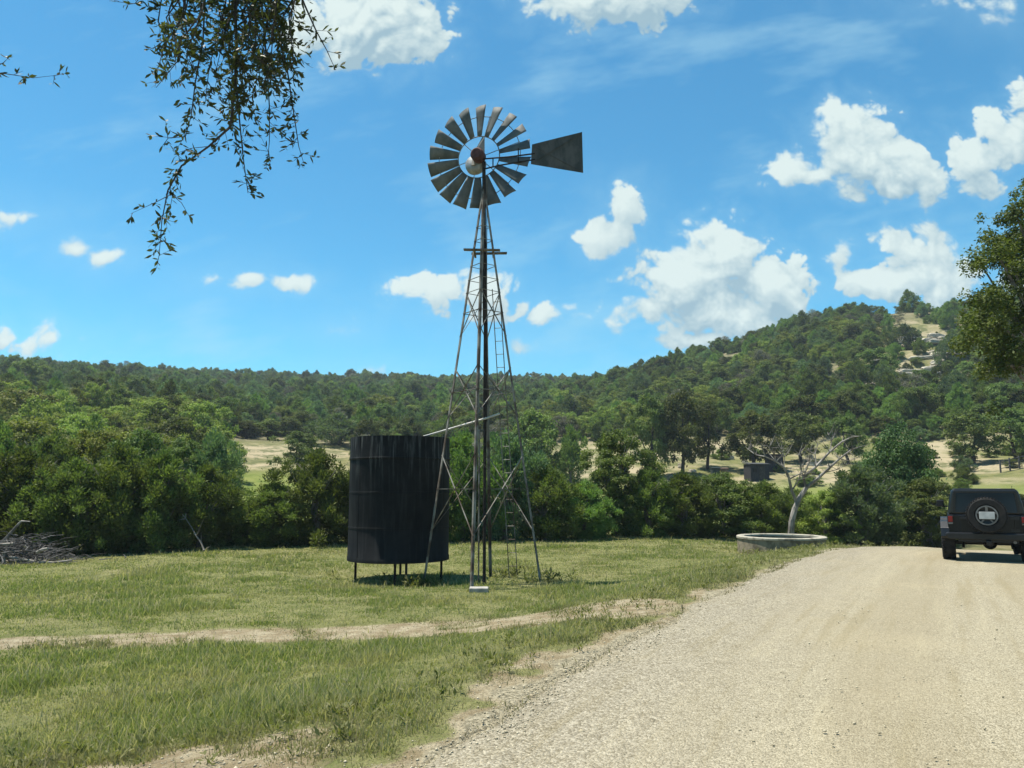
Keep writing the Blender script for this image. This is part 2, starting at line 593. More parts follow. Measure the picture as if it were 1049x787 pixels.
# ------------------------------------------------------------------ ground sheet
def build_ground():
    m, t, out = new_mat('ground_surface')
    pos = t.new('ShaderNodeNewGeometry').outputs['Position']
    bare, grav, clr, far = t.attr('bare'), t.attr('gravel'), t.attr('clear'), t.attr('far')
    nA, nB, nC = t.noise(pos, 0.5, 5), t.noise(pos, 3.2, 6, 0.65), t.noise(pos, 26, 5, 0.7)
    # turf under the grass
    turf = t.mix(t.step(nB, 0.3, 0.7), rgb(0.125, 0.14, 0.045), rgb(0.225, 0.22, 0.088))
    turf = t.mix(t.math('MULTIPLY', t.step(nA, 0.5, 0.72), 0.55), turf, rgb(0.25, 0.22, 0.11))
    turf = t.mix(t.math('MULTIPLY', t.step(nC, 0.44, 0.64), 0.5), turf, rgb(0.155, 0.13, 0.075))
    sand = t.mix(t.step(nB, 0.35, 0.7), rgb(0.235, 0.185, 0.105), rgb(0.40, 0.345, 0.23))
    sand = t.mix(t.math('MULTIPLY', t.step(nC, 0.50, 0.64), 0.6), sand, rgb(0.15, 0.115, 0.068))
    sand = t.mix(t.math('MULTIPLY', t.step(t.noise(pos, 60, 3, 0.7), 0.54, 0.64), 0.65), sand, rgb(0.085, 0.066, 0.042))
    vo = t.new('ShaderNodeTexVoronoi', {'Vector': pos, 'Scale': 34}, feature='F1')
    gcol = t.mix(t.new('ShaderNodeSeparateColor', {0: vo.outputs['Color']}).outputs[0], rgb(0.17, 0.148, 0.095), rgb(0.41, 0.36, 0.245))
    c = t.mix(t.step(t.math('MULTIPLY_ADD', nC, 0.6, t.math('SUBTRACT', bare, 0.3)), 0.25, 0.55), turf, sand)
    c = t.mix(t.step(t.math('MULTIPLY_ADD', nC, 0.5, t.math('SUBTRACT', grav, 0.25)), 0.25, 0.5), c, gcol)
    # far hillside: woodland floor and open pale clearings
    n4, n5 = t.noise(pos, 0.11, 6, 0.6), t.noise(pos, 0.45, 5, 0.65)
    floor_ = t.mix(t.step(n5, 0.35, 0.65), rgb(0.06, 0.07, 0.03), rgb(0.21, 0.18, 0.105))
    dry = t.mix(t.step(n4, 0.38, 0.62), rgb(0.15, 0.15, 0.055), rgb(0.34, 0.285, 0.18))
    dry = t.mix(t.math('MULTIPLY', t.step(n5, 0.48, 0.60), 0.8), dry, rgb(0.09, 0.105, 0.04))
    green = t.mix(t.step(n5, 0.35, 0.65), rgb(0.11, 0.15, 0.03), rgb(0.19, 0.21, 0.06))
    lowg = t.attr('lowgreen')
    hill = t.mix(t.math('MULTIPLY', clr, 1.0), floor_, dry)
    hill = t.mix(lowg, hill, green)
    c = t.mix(far, c, hill)
    bp = t.new('ShaderNodeBump', {'Height': t.math('MULTIPLY_ADD', vo.outputs['Distance'], -0.5, nC), 'Strength': 0.9, 'Distance': 0.05})
    b = t.new('ShaderNodeBsdfPrincipled', {'Base Color': c, 'Roughness': 0.95, 'Specular IOR Level': 0.1, 'Normal': bp.outputs[0]})
    t.l.new(b.outputs[0], out.inputs[0])

    rad = np.r_[0.6, np.geomspace(1.5, 90, 290), np.geomspace(91.5, 460, 190), np.geomspace(480, 1200, 16)]
    ang = np.r_[np.arange(-180, -52, 4.0), np.arange(-52, 52, 0.27), np.arange(52, 180, 4.0)]
    A, RR = np.meshgrid(np.radians(ang), rad)
    x, y = (RR * np.sin(A)).ravel(), (RR * np.cos(A)).ravel()
    z, e, bare_, gr_, cl_, pyg, p, r = terrain(x, y, True)
    z = z - np.where((e > -0.02) & (e < ROADW), 0.03, 0.0)
    na, nr = len(ang), len(rad)
    idx = np.arange(nr * na).reshape(nr, na)
    nxt = np.roll(idx, -1, axis=1)
    F = np.stack([idx[:-1], nxt[:-1], nxt[1:], idx[1:]], -1).reshape(-1, 4)[:, ::-1]
    V = np.c_[x, y, z]
    # middle cap
    V = np.r_[V, [[0, 0, gz(0, 0) - 0.03]]]
    cap = np.array([[len(V) - 1, idx[0, k], idx[0, (k + 1) % na], idx[0, (k + 1) % na]] for k in range(na)])
    low = sstep(p, 222, 236) * (1 - sstep(p, 380, 400)) * sstep(pyg, 478, 490) * sstep(r, 56, 66)
    low = np.maximum(low, sstep(p, 560, 600) * sstep(pyg, 492, 502) * sstep(r, 50, 60) * 0.8)
    low = np.maximum(low, (1 - sstep(p, 200, 240)) * sstep(r, 48, 60) * (1 - sstep(r, 130, 150)) * 0.5)
    ext = lambda a: np.r_[a, 0.0]
    Fq = F
    me = mesh_np('ground', V, Fq, m, {'bare': ext(bare_), 'gravel': ext(gr_), 'clear': ext(cl_), 'far': ext(sstep(r, 42, 54)), 'lowgreen': ext(low)}, smooth=True)
    o = obj('ground', me, kind='structure')
    o['label'] = 'grassy field, sandy bare soil and the wooded hills behind it'
    return o


build_ground()


# ------------------------------------------------------------------ road
def build_road():
    m, t, out = new_mat('gravel_road_surface')
    pos = t.new('ShaderNodeNewGeometry').outputs['Position']
    lat = t.attr('lat')
    alo = t.attr('alo')
    lv = t.new('ShaderNodeCombineXYZ', {0: t.math('MULTIPLY', lat, 2.6), 1: t.math('MULTIPLY', alo, 0.13), 2: 0.0}).outputs[0]
    streak = t.noise(lv, 1.3, 6, 0.62)
    v1 = t.new('ShaderNodeTexVoronoi', {'Vector': pos, 'Scale': 88}, feature='F1')
    v2 = t.new('ShaderNodeTexVoronoi', {'Vector': pos, 'Scale': 50}, feature='F1')
    r1 = t.new('ShaderNodeSeparateColor', {0: v1.outputs['Color']}).outputs[0]
    r2 = t.new('ShaderNodeSeparateColor', {0: v2.outputs['Color']}).outputs[1]
    nL = t.noise(pos, 0.35, 4)
    nM = t.noise(pos, 2.4, 6, 0.7)
    fine = t.mix(r1, rgb(0.185, 0.160, 0.105), rgb(0.43, 0.382, 0.268))
    coarse = t.mix(r2, rgb(0.17, 0.147, 0.10), rgb(0.44, 0.395, 0.295))
    loose = t.step(t.math('MULTIPLY_ADD', nM, -1.6, lat), 1.6, -0.4)
    c = t.mix(loose, fine, coarse)
    # compacted wheel paths are browner and smoother, loose ridges paler
    wl = t.math('ADD', lat, t.math('MULTIPLY', t.math('SUBTRACT', nL, 0.5), 0.8))
    wv = t.math('ABSOLUTE', t.math('SINE', t.math('MULTIPLY', wl, 1.75)))
    tr = t.math('MULTIPLY', t.step(wv, 0.45, 0.95), 0.42)
    c = t.mix(t.math('MULTIPLY', tr, t.step(lat, 0.9, 2.0)), c, rgb(0.255, 0.215, 0.135))
    c = t.mix(t.math('MULTIPLY', t.step(nM, 0.52, 0.75), 0.35), c, rgb(0.195, 0.16, 0.092))
    c = t.mix(t.math('MULTIPLY', t.step(nL, 0.5, 0.7), 0.3), c, rgb(0.37, 0.315, 0.20))
    c = t.mix(t.math('MULTIPLY', t.step(streak, 0.50, 0.68), 0.50), c, rgb(0.235, 0.195, 0.11))
    c = t.mix(t.math('MULTIPLY', t.step(streak, 0.48, 0.34), 0.20), c, rgb(0.44, 0.385, 0.25))
    c = t.mix(t.math('MULTIPLY', t.step(t.noise(pos, 34, 4, 0.8), 0.49, 0.64), 0.55), c, rgb(0.15, 0.125, 0.075))
    hgt = t.math('MULTIPLY_ADD', v2.outputs['Distance'], t.math('MULTIPLY', loose, -2.0), t.math('MULTIPLY', v1.outputs['Distance'], -0.8))
    bp = t.new('ShaderNodeBump', {'Height': hgt, 'Strength': 0.7, 'Distance': 0.02})
    b = t.new('ShaderNodeBsdfPrincipled', {'Base Color': c, 'Roughness': 0.92, 'Specular IOR Level': 0.12, 'Normal': bp.outputs[0]})
    t.l.new(b.outputs[0], out.inputs[0])
    sel = np.where((EL[:, 1] > -45) & (EL[:, 0] < 90))[0]
    lats = np.r_[np.linspace(-0.1, 2, 15), np.linspace(2.3, ROADW, 20)]
    Lg = len(sel)
    ew = 0.16 * vnoise(EL[sel, 0], EL[sel, 1], 0.8, 21) + 0.10 * vnoise(EL[sel, 0], EL[sel, 1], 2.5, 22)
    off = lats[None, :] + ew[:, None] * np.clip(1 - lats[None, :] / 1.5, 0, 1)
    X = EL[sel, 0][:, None] + ENOR[sel, 0][:, None] * off
    Y = EL[sel, 1][:, None] + ENOR[sel, 1][:, None] * off
    z = terrain(X.ravel(), Y.ravel()).reshape(X.shape)
    z = z + 0.035 * np.sin(np.clip(off, 0, 2) / 2 * PI) + 0.012 * vnoise(X, Y, 1.5, 5)
    z[:, 0] -= 0.05
    idx = np.arange(X.size).reshape(X.shape)
    F = np.stack([idx[:-1, :-1], idx[:-1, 1:], idx[1:, 1:], idx[1:, :-1]], -1).reshape(-1, 4)
    along = np.r_[0, np.cumsum(np.hypot(*np.diff(EL[sel], axis=0).T))]
    me = mesh_np('road', np.c_[X.ravel(), Y.ravel(), z.ravel()], F, m, {'lat': off.ravel(), 'alo': np.repeat(along, len(lats))}, smooth=True)
    o = obj('road', me, kind='structure')
    o['label'] = 'pale gravel road running over the crest'


build_road()


# ------------------------------------------------------------------ grass and loose gravel (uncountable)
def build_grass():
    m, t, out = new_mat('grass_blade')
    tint, hgt = t.attr('tint'), t.attr('hgt')
    pos = t.new('ShaderNodeNewGeometry').outputs['Position']
    patch = t.noise(pos, 0.42, 4, 0.6)
    c = t.mix(tint, rgb(0.120, 0.168, 0.038), rgb(0.245, 0.280, 0.088))
    c = t.mix(t.math('MULTIPLY', t.step(patch, 0.46, 0.66), 0.6), c, rgb(0.38, 0.33, 0.17))
    dry = t.attr('dry')
    c = t.mix(dry, c, rgb(0.40, 0.35, 0.20))
    c = t.mix(t.attr('brown'), c, rgb(0.185, 0.160, 0.095))
    b = t.new('ShaderNodeBsdfPrincipled', {'Base Color': c, 'Roughness': 0.6, 'Specular IOR Level': 0.2})
    tr = t.new('ShaderNodeBsdfTranslucent', {'Color': t.mix(1.0, c, rgb(1.2, 1.3, 0.7), 'MULTIPLY')})
    mx = t.new('ShaderNodeMixShader', {0: 0.45, 1: b.outputs[0], 2: tr.outputs[0]})
    t.l.new(mx.outputs[0], out.inputs[0])

    # sample points in the visible fan, denser close by
    rg = np.random.default_rng(5)
    N = 1500000
    u = rg.random(N)
    r0, r1 = 4.6, 46.0
    rr = r0 * (r1 / r0) ** (u ** 0.85)
    a = np.radians(rg.uniform(-44, 34, N))
    x, y = rr * np.sin(a), rr * np.cos(a)
    z, e, bare_, gr_, cl_, pyg, p, r = terrain(x, y, True)
    clumpy = vnoise(x, y, 1.6, 31) * 0.5 + vnoise(x, y, 4.5, 32) * 0.5
    keep = (e < 0.12) & (rg.random(N) > np.clip(bare_ * 1.12 - 0.02 - 0.60 * clumpy * (bare_ > 0.03), 0, 0.965)) & (rg.random(N) < 0.42 + 0.5 * (clumpy + 0.3))
    # the right verge beyond the road
    x, y, z, e, r, bare_, clumpy = (q[keep] for q in (x, y, z, e, r, bare_, clumpy))
    n = len(x)
    tall = 0.030 + 0.045 * np.clip(vnoise(x, y, 0.6, 33) + 0.5, 0, 1.4) + 0.03 * clumpy + 0.06 * sstep(vnoise(x, y, 1.3, 36), 0.4, 0.85)
    tall = tall * np.where(r < 13.0, 1.0, 0.8) * (1 - 0.5 * np.clip(bare_ * 1.5, 0, 1))
    tall = np.clip(tall, 0.03, 0.3) * rg.uniform(0.5, 1.25, n)
    tall = tall * (1 - 0.22 * sstep(e, -2.2, -0.5))
    seed = rg.random(n) < 0.045
    tall = np.where(seed, tall * 1.7 + 0.04, tall)
    w = (0.0014 + 0.00038 * r) * rg.uniform(0.7, 1.4, n)
    az = rg.uniform(0, 2 * PI, n)
    lean = rg.uniform(0.1, 0.8, n) * tall
    la = rg.uniform(0, 2 * PI, n)
    dx, dy = np.cos(az), np.sin(az)
    lx, ly = np.cos(la) * lean, np.sin(la) * lean
    zb = z - 0.015
    v0 = np.c_[x - dx * w, y - dy * w, zb]; v1 = np.c_[x + dx * w, y + dy * w, zb]
    mx_, my_ = x + lx * 0.35, y + ly * 0.35
    v2 = np.c_[mx_ + dx * w * 0.75, my_ + dy * w * 0.75, zb + tall * 0.6]; v3 = np.c_[mx_ - dx * w * 0.75, my_ - dy * w * 0.75, zb + tall * 0.6]
    v4 = np.c_[x + lx + dx * w * 0.12, y + ly + dy * w * 0.12, zb + tall]; v5 = np.c_[x + lx - dx * w * 0.12, y + ly - dy * w * 0.12, zb + tall]
    V = np.stack([v0, v1, v2, v3, v4, v5], 1).reshape(-1, 3)
    b = np.arange(n)[:, None] * 6
    F = np.concatenate([b + np.array([[0, 1, 2, 3]]), b + np.array([[3, 2, 4, 5]])], 0)
    tint = np.clip(0.5 + 0.30 * clumpy + rg.normal(0, 0.22, n), 0, 1)
    dryv = np.where(seed, 0.85, np.clip(rg.normal(0.06, 0.16, n), 0, 0.9) + 0.45 * sstep(e, -3.2, -0.8) * rg.random(n))
    brown = np.clip(0.75 * sstep(bare_, 0.02, 0.35) * rg.uniform(0.2, 1.2, n) + 0.5 * sstep(e, -1.6, -0.3) * rg.random(n) + rg.normal(0.04, 0.1, n), 0, 0.9)
    me = mesh_np('grass', V, F, m, {'brown': np.repeat(brown, 6), 'tint': np.repeat(tint, 6), 'dry': np.repeat(np.clip(dryv, 0, 1), 6), 'hgt': np.tile([0, 0, .6, .6, 1, 1], n)})
    o = obj('grass', me, kind='stuff')
    o['label'] = 'yellow green meadow grass covering the field'
    o['category'] = 'grass'
    print('grass blades', n)


def build_gravel():
    rg = np.random.default_rng(8)
    N = 120000
    rr = 4.4 * (26 / 4.4) ** (rg.random(N) ** 0.9)
    a = np.radians(rg.uniform(-44, 34, N))
    x, y = rr * np.sin(a), rr * np.cos(a)
    z, e, bare_, gr_, *_ = terrain(x, y, True)
    pr = np.where(e > -0.12, np.exp(-np.clip(e - 0.3, 0, None) / 0.6) * 0.75 * (e < 2.4) + 0.03, np.clip(bare_, 0, 1) * 0.30)
    k = rg.random(N) < pr
    x, y, z, e = x[k], y[k], z[k], e[k]
    n = len(x)
    s = 0.004 + 0.010 * rg.random(n) ** 4
    s = np.where(rg.random(n) < 0.005, s * 2.2, s)
    base = np.array([(1, 0, 0), (0, 1, 0), (-1, 0, 0), (0, -1, 0), (0, 0, 0.75), (0, 0, -0.6)], float)
    rot = rg.uniform(0, 2 * PI, n)
    jit = rg.uniform(0.6, 1.35, (n, 6, 3))
    P = base[None] * jit + rg.normal(0, 0.14, (n, 6, 3))
    cx, sx = np.cos(rot)[:, None], np.sin(rot)[:, None]
    X = (P[..., 0] * cx - P[..., 1] * sx) * s[:, None] + x[:, None]
    Y = (P[..., 0] * sx + P[..., 1] * cx) * s[:, None] + y[:, None]
    Z = P[..., 2] * s[:, None] + (z + np.where(e > 0, 0.01, 0.0))[:, None] + s[:, None] * 0.4
    F0 = np.array([(0, 1, 4), (1, 2, 4), (2, 3, 4), (3, 0, 4), (1, 0, 5), (2, 1, 5), (3, 2, 5), (0, 3, 5)])
    F = (np.arange(n)[:, None, None] * 6 + F0[None]).reshape(-1, 3)
    m, t, out = new_mat('gravel_stone')
    isl = t.new('ShaderNodeNewGeometry').outputs['Random Per Island']
    c = t.mix(isl, rgb(0.27, 0.235, 0.155), rgb(0.46, 0.41, 0.29))
    b = t.new('ShaderNodeBsdfPrincipled', {'Base Color': c, 'Roughness': 0.9, 'Specular IOR Level': 0.15})
    t.l.new(b.outputs[0], out.inputs[0])
    o = obj('gravel', mesh_np('gravel', np.stack([X, Y, Z], -1).reshape(-1, 3), F, m), kind='stuff')
    o['label'] = 'loose pale gravel along the edge of the road'
    o['category'] = 'gravel'


def build_weeds():
    """broad-leaved weeds and dry stalks along the verge and round the tank and tower feet"""
    rg = np.random.default_rng(19)
    spots = []
    for k in range(420):
        y = rg.uniform(5.2, 24)
        xe = np.interp(y, EL[:, 1], EL[:, 0])
        spots.append((xe - abs(rg.normal(0.9, 0.5)) - 0.25, y, rg.uniform(0.05, 0.16)))
    for k in range(200):
        spots.append((rg.uniform(-5.5, -1.0), rg.normal(6.5, 0.35), rg.uniform(0.05, 0.15)))
    for (cx, cy, sp, h_) in ((-3.0, 20.0, 1.0, 0.26), (-2.2, 19.0, 0.25, 0.25), (0.75, 19.0, 0.3, 0.3), (0.05, 20.3, 0.3, 0.28), (10.0, 27.7, 1.1, 0.24), (11.3, 27.9, 0.8, 0.26), (8.9, 28.3, 0.7, 0.22)):
        for k in range(26):
            spots.append((cx + rg.normal(0, sp), cy + rg.normal(0, sp * 0.6), h_ * rg.uniform(0.5, 1.3)))
    spots = np.array(spots)
    zs = terrain(spots[:, 0], spots[:, 1])
    C, A, Nn, L, Wd, T = [], [], [], [], [], []
    for (x, y, h_), z in zip(spots, zs):
        nl = rg.integers(9, 22)
        tone = rg.random()
        for q in range(nl):
            an = rg.uniform(0, 2 * PI)
            el = rg.uniform(0.15, 1.2)
            ax = np.array([math.cos(an) * math.cos(el), math.sin(an) * math.cos(el), math.sin(el)])
            f = rg.random()
            C.append((x + rg.normal(0, 0.02) + ax[0] * f * h_ * 0.4, y + rg.normal(0, 0.02) + ax[1] * f * h_ * 0.4, z + f * h_ * 0.7))
            A.append(ax); Nn.append((rg.normal(0, .5), rg.normal(0, .5), 1.0))
            L.append(h_ * rg.uniform(0.3, 0.6)); Wd.append(h_ * rg.uniform(0.07, 0.2)); T.append(np.clip(tone + rg.normal(0, 0.15), 0, 1))
    V, F = leaf_quads(np.array(C), np.array(A), unit(np.array(Nn)), np.array(L), np.array(Wd))
    m = leaf_mat('weed_leaf', (0.085, 0.105, 0.035), (0.235, 0.225, 0.095), trans=0.3)
    o = obj('weeds', mesh_np('weeds', V, F, m, {'tint': np.repeat(np.array(T), 4)}), kind='stuff')
    o['label'] = 'scattered low weeds along the verge and around the tank legs'
    o['category'] = 'weeds'


build_grass()
build_gravel()


# ------------------------------------------------------------------ foliage
def leaf_quads(c, axis, nrm, ln, wd):
    """rhombic leaves: centre base c, long axis, normal"""
    side = np.cross(axis, nrm)
    side /= np.linalg.norm(side, axis=1)[:, None] + 1e-9
    a = c; t_ = c + axis * ln[:, None]
    mid = c + axis * (ln * 0.5)[:, None]
    l_, r_ = mid - side * (wd * 0.5)[:, None], mid + side * (wd * 0.5)[:, None]
    V = np.stack([a, r_, t_, l_], 1).reshape(-1, 3)
    F = np.arange(len(V)).reshape(-1, 4)
    return V, F


def unit(v):
    return v / (np.linalg.norm(v, axis=1)[:, None] + 1e-9)


def crown_mesh(name, seed, kind, W, Hh, z0, nclump, nleaf, ln, wd, mat, top=1.0, crad=0.2):
    """kind 'juniper': dense, upright sprays down to the ground; 'oak': broad lobed crown. W width, Hh height of the foliage, z0 its foot"""
    rg = np.random.default_rng(seed)
    cs, rs = [], []
    lob = rg.uniform(0, 2 * PI, 6); lam = rg.uniform(0.05, 0.22, 6)
    while len(cs) < nclump:
        hh = rg.random()
        an = rg.uniform(0, 2 * PI)
        if kind == 'juniper':
            prof = (1 - hh ** 3.4) ** 0.62 * (0.80 + 0.25 * math.sin(hh * PI)) * (0.85 if hh < 0.08 else 1)
        else:
            prof = math.sqrt(max(0, 1 - (2 * hh - 0.85) ** 2 / 1.35))
        mod = 1 + sum(lam[k] * math.sin((k + 1) * an + lob[k] + 3 * hh) for k in range(6))
        rr = prof * mod * W / 2 * (rg.random() ** 0.38)
        cs.append((rr * math.cos(an), rr * math.sin(an), z0 + hh * Hh * (0.92 + 0.16 * rg.random())))
        rs.append(crad * W * rg.uniform(0.55, 1.25) * (0.75 if kind == 'juniper' and hh > 0.75 else 1))
    cs, rs = np.array(cs), np.array(rs)
    tint_c = np.clip(rg.normal(0.5, 0.30, nclump), 0, 1)
    wgt = rs ** 2 / (rs ** 2).sum()
    ci = rg.choice(nclump, nleaf, p=wgt)
    d = unit(rg.normal(size=(nleaf, 3)) + np.array([0, 0, 0.25]))
    rad = rs[ci] * (rg.random(nleaf) ** 0.5) * np.where(rg.random(nleaf) < 0.22, rg.uniform(1.0, 1.75, nleaf), 1.0)
    sq = np.array([1, 1, 1.25]) if kind == 'juniper' else np.array([1.15, 1.15, 0.72])
    c = cs[ci] + d * rad[:, None] * sq
    c[:, 2] = np.maximum(c[:, 2], z0 * 0.3 + 0.02)
    if kind == 'juniper':
        axis = unit(d * 0.8 + np.array([0, 0, 0.75]) + rg.normal(0, 0.45, (nleaf, 3)))
        nrm = unit(d + rg.normal(0, 0.6, (nleaf, 3)))
    else:
        nrm = unit(d * 0.7 + np.array([0, 0, 0.5]) + rg.normal(0, 0.55, (nleaf, 3)))
        axis = unit(np.cross(nrm, rg.normal(size=(nleaf, 3))))
    L = ln * rg.uniform(0.6, 1.3, nleaf); Wd = wd * rg.uniform(0.6, 1.3, nleaf)
    V, F = leaf_quads(c, axis, nrm, L, Wd)
    tint = np.clip(tint_c[ci] + rg.normal(0, 0.1, nleaf), 0, 1)
    return mesh_np(name, V, F, mat, {'tint': np.repeat(tint, 4)})


def trunk_mesh(name, seed, h, r, mat, limbs=4, spread=0.5, lean=0.15, multi=1):
    rd = random.Random(seed)
    b = MB()
    for k in range(multi):
        an = rd.uniform(0, 2 * PI)
        top = Vector((math.cos(an) * lean * h, math.sin(an) * lean * h, h))
        pts = [Vector((math.cos(an) * r * 1.2 * (multi > 1), math.sin(an) * r * 1.2 * (multi > 1), -0.3))]
        for i in range(1, 7):
            f = i / 6
            pts.append(Vector((top.x * f + rd.uniform(-1, 1) * r * 0.6, top.y * f + rd.uniform(-1, 1) * r * 0.6, h * f)))
        rads = [r * (1.25 - 0.95 * i / 6) for i in range(7)]
        b.tube(pts, rads, 7)
        for j in range(limbs):
            i = rd.randint(2, 5)
            a2 = rd.uniform(0, 2 * PI)
            p0 = pts[i]
            q = [p0]
            L = h * rd.uniform(0.3, 0.6)
            for s_ in range(1, 5):
                f = s_ / 4
                q.append(p0 + Vector((math.cos(a2) * spread * L * f, math.sin(a2) * spread * L * f, L * (0.75 * f) + rd.uniform(-.05, .05) * L)))
            b.tube(q, [rads[i] * 0.6 * (1 - 0.8 * s_ / 4) for s_ in range(5)], 5)
    me = bpy.data.meshes.new(name)
    me.from_pydata(b.v, [], b.f); me.update()
    me.polygons.foreach_set('use_smooth', [True] * len(me.polygons))
    me.materials.append(mat)
    return me


build_weeds()
# prototypes: (crown mesh, trunk mesh, natural width, natural height)
PRO = {}
for i in range(3):
    PRO['J%d' % i] = (crown_mesh('crown', 40 + i, 'juniper', 3.2, 3.7, 0.12, 150, 30000, 0.15, 0.050, M['juniper'], crad=0.085),
                      trunk_mesh('trunk', 50 + i, 3.0, 0.10, M['bark'], 5, 0.6, 0.1, 3), 3.2, 3.9)
PRO['K0'] = (crown_mesh('crown', 61, 'juniper', 3.0, 3.8, 0.12, 140, 28000, 0.15, 0.05, M['blue'], crad=0.085),
             trunk_mesh('trunk', 62, 3.0, 0.10, M['bark'], 5, 0.6, 0.1, 3), 3.0, 4.0)
PRO['L0'] = (crown_mesh('crown', 63, 'oak', 3.2, 3.4, 0.25, 125, 28000, 0.12, 0.06, M['oak'], crad=0.085),
             trunk_mesh('trunk', 64, 3.0, 0.12, M['bark'], 5, 0.6, 0.1, 2), 3.2, 3.7)
PRO['Y0'] = (crown_mesh('crown', 65, 'oak', 3.2, 3.2, 0.15, 120, 26000, 0.12, 0.058, M['lime'], crad=0.085),
             trunk_mesh('trunk', 66, 2.6, 0.10, M['bark'], 5, 0.6, 0.1, 2), 3.2, 3.4)
PRO['R0'] = (crown_mesh('crown', 67, 'oak', 3.6, 3.6, 0.3, 95, 34000, 0.13, 0.075, M['round_leaf'], crad=0.15),
             trunk_mesh('trunk', 68, 2.6, 0.14, M['bark'], 4, 0.5, 0.08, 1), 3.6, 4.0)
for i in range(3):
    PRO['O%d' % i] = (crown_mesh('crown', 70 + i, 'oak', 5.4, 4.4, 1.3, 75, 9000, 0.28, 0.15, M['oak'], crad=0.105),
                      trunk_mesh('trunk', 80 + i, 4.2, 0.2, M['dark_bark'], 6, 0.8, 0.12, 1), 5.4, 5.9)
    PRO['M%d' % i] = (crown_mesh('crown', 90 + i, 'juniper', 4.4, 5.2, 0.25, 85, 9000, 0.32, 0.125, M['juniper'], crad=0.10),
                      trunk_mesh('trunk', 95 + i, 4.2, 0.15, M['bark'], 4, 0.5, 0.1, 2), 4.4, 5.6)
    PRO['B%d' % i] = (crown_mesh('crown', 100 + i, 'juniper', 4.6, 5.0, 0.25, 85, 9000, 0.32, 0.13, M['blue'], crad=0.10),
                      PRO['M%d' % i][1], 4.6, 5.4)
PRO['D0'] = (crown_mesh('crown', 121, 'oak', 4.2, 4.2, 0.9, 60, 3400, 0.26, 0.09, M['grey_leaf'], crad=0.11),
             trunk_mesh('trunk', 122, 4.6, 0.16, M['dead_wood'], 8, 0.7, 0.1, 2), 4.2, 5.1)
for i in range(2):
    PRO['G%d' % i] = (crown_mesh('crown', 110 + i, 'oak', 5.4, 5.0, 0.9, 90, 10500, 0.25, 0.145, M['lime'], crad=0.10),
                      trunk_mesh('trunk', 115 + i, 4.4, 0.2, M['bark'], 6, 0.7, 0.1, 2), 5.4, 6.1)

rnd = random.Random(3)


def plant(name, proto, x, y, w, h_, label, cat, group=None, rz=None, sink=0.1, z=None):
    cm, tm, W0, H0 = PRO[proto]
    zz = (gz(x, y) if z is None else z) - sink
    o = thing(name, label, cat, (x, y, zz), rnd.uniform(0, 2 * PI) if rz is None else rz, group)
    o.scale = (w / W0, w / W0 * rnd.uniform(0.92, 1.08), h_ / H0)
    c = obj('crown', cm, o)
    obj('trunk', tm, o)
    return o, c


def plant_px(name, proto, px, d, top, wpx, label, cat='bush', group=None):
    P = pix(px, 520, d)
    base = gz(P.x, d)
    ztop = pix(px, top, d).z
    return plant(name, proto, P.x, d, wpx * pxm(d) * 1.04, ztop - base + 0.1, label, cat, group)


BUSHES = [
    ('juniper_bush', 'J1', -45, 27, 455, 110, 'dark juniper above the far end of the brush pile, cut by the photo edge'),
    ('juniper_bush', 'J2', 18, 26.5, 468, 96, 'tall dark juniper rising directly behind the grey brush pile'),
    ('juniper_bush', 'J0', 76, 26.5, 476, 84, 'dense juniper just right of the grey brush pile'),
    ('juniper_bush', 'J1', 120, 27, 464, 84, 'second juniper right of the brush pile, at the field edge'),
    ('juniper_bush', 'J2', 163, 27.5, 470, 78, 'shadowy juniper immediately left of the fallen pale branches'),
    ('juniper_bush', 'J0', 208, 28.5, 480, 74, 'juniper with bleached fallen branches at its foot'),
    ('juniper_tree', 'K0', 217, 38, 446, 58, 'tall narrow dark juniper at the left end of the sunny clearing'),
    ('juniper_bush', 'J2', 248, 30, 518, 54, 'low bush below the sunny clearing left of the tank'),
    ('juniper_bush', 'J0', 280, 30, 498, 74, 'rounded bush second to the left of the black tank'),
    ('juniper_bush', 'J1', 325, 30.5, 468, 80, 'tall rounded bush touching the left side of the black tank'),
    ('juniper_bush', 'J2', 372, 31.5, 480, 84, 'bush mostly hidden behind the left half of the black tank'),
    ('juniper_bush', 'J0', 425, 32, 470, 84, 'bush mostly hidden behind the right half of the black tank'),
    ('juniper_bush', 'J1', 474, 33, 452, 76, 'dense bush between the black tank and the windmill pump pipe'),
    ('juniper_bush', 'K0', 518, 33.5, 446, 70, 'tall dark bush framed by the right legs of the windmill'),
    ('juniper_bush', 'J2', 560, 33.5, 484, 70, 'dark bush just right of the windmill tower foot'),
    ('juniper_bush', 'J0', 598, 34, 496, 56, 'low dark bush left of the tall light green bush'),
    ('leafy_bush', 'L0', 631, 36, 447, 74, 'tall light green bush standing above its neighbours right of the windmill'),
    ('juniper_bush', 'J1', 664, 35.5, 484, 60, 'dark bush right against the tall light green bush'),
    ('juniper_bush', 'J2', 700, 36, 490, 62, 'bush halfway between the tall light green bush and the round trough'),
    ('leafy_bush', 'L0', 740, 37, 488, 72, 'broad pale green bush behind the left rim of the round trough'),
    ('juniper_bush', 'J0', 783, 37.5, 496, 66, 'bush right behind the round trough, left of the bare tree trunk'),
    ('leafy_bush', 'Y0', 845, 38.5, 506, 52, 'low yellow green bush right of the bare tree trunk'),
    ('juniper_bush', 'K0', 884, 38.5, 480, 78, 'blue green juniper below the round dark leafy tree'),
    ('leafy_bush', 'L0', 949, 41, 494, 66, 'green bush at the road crest left of the jeep'),
    ('leafy_bush', 'L0', 1030, 46, 508, 90, 'low green bush directly behind the jeep'),
    ('juniper_bush', 'J1', 815, 42, 505, 60, 'dark low bush seen between the forks of the bare tree'),
]
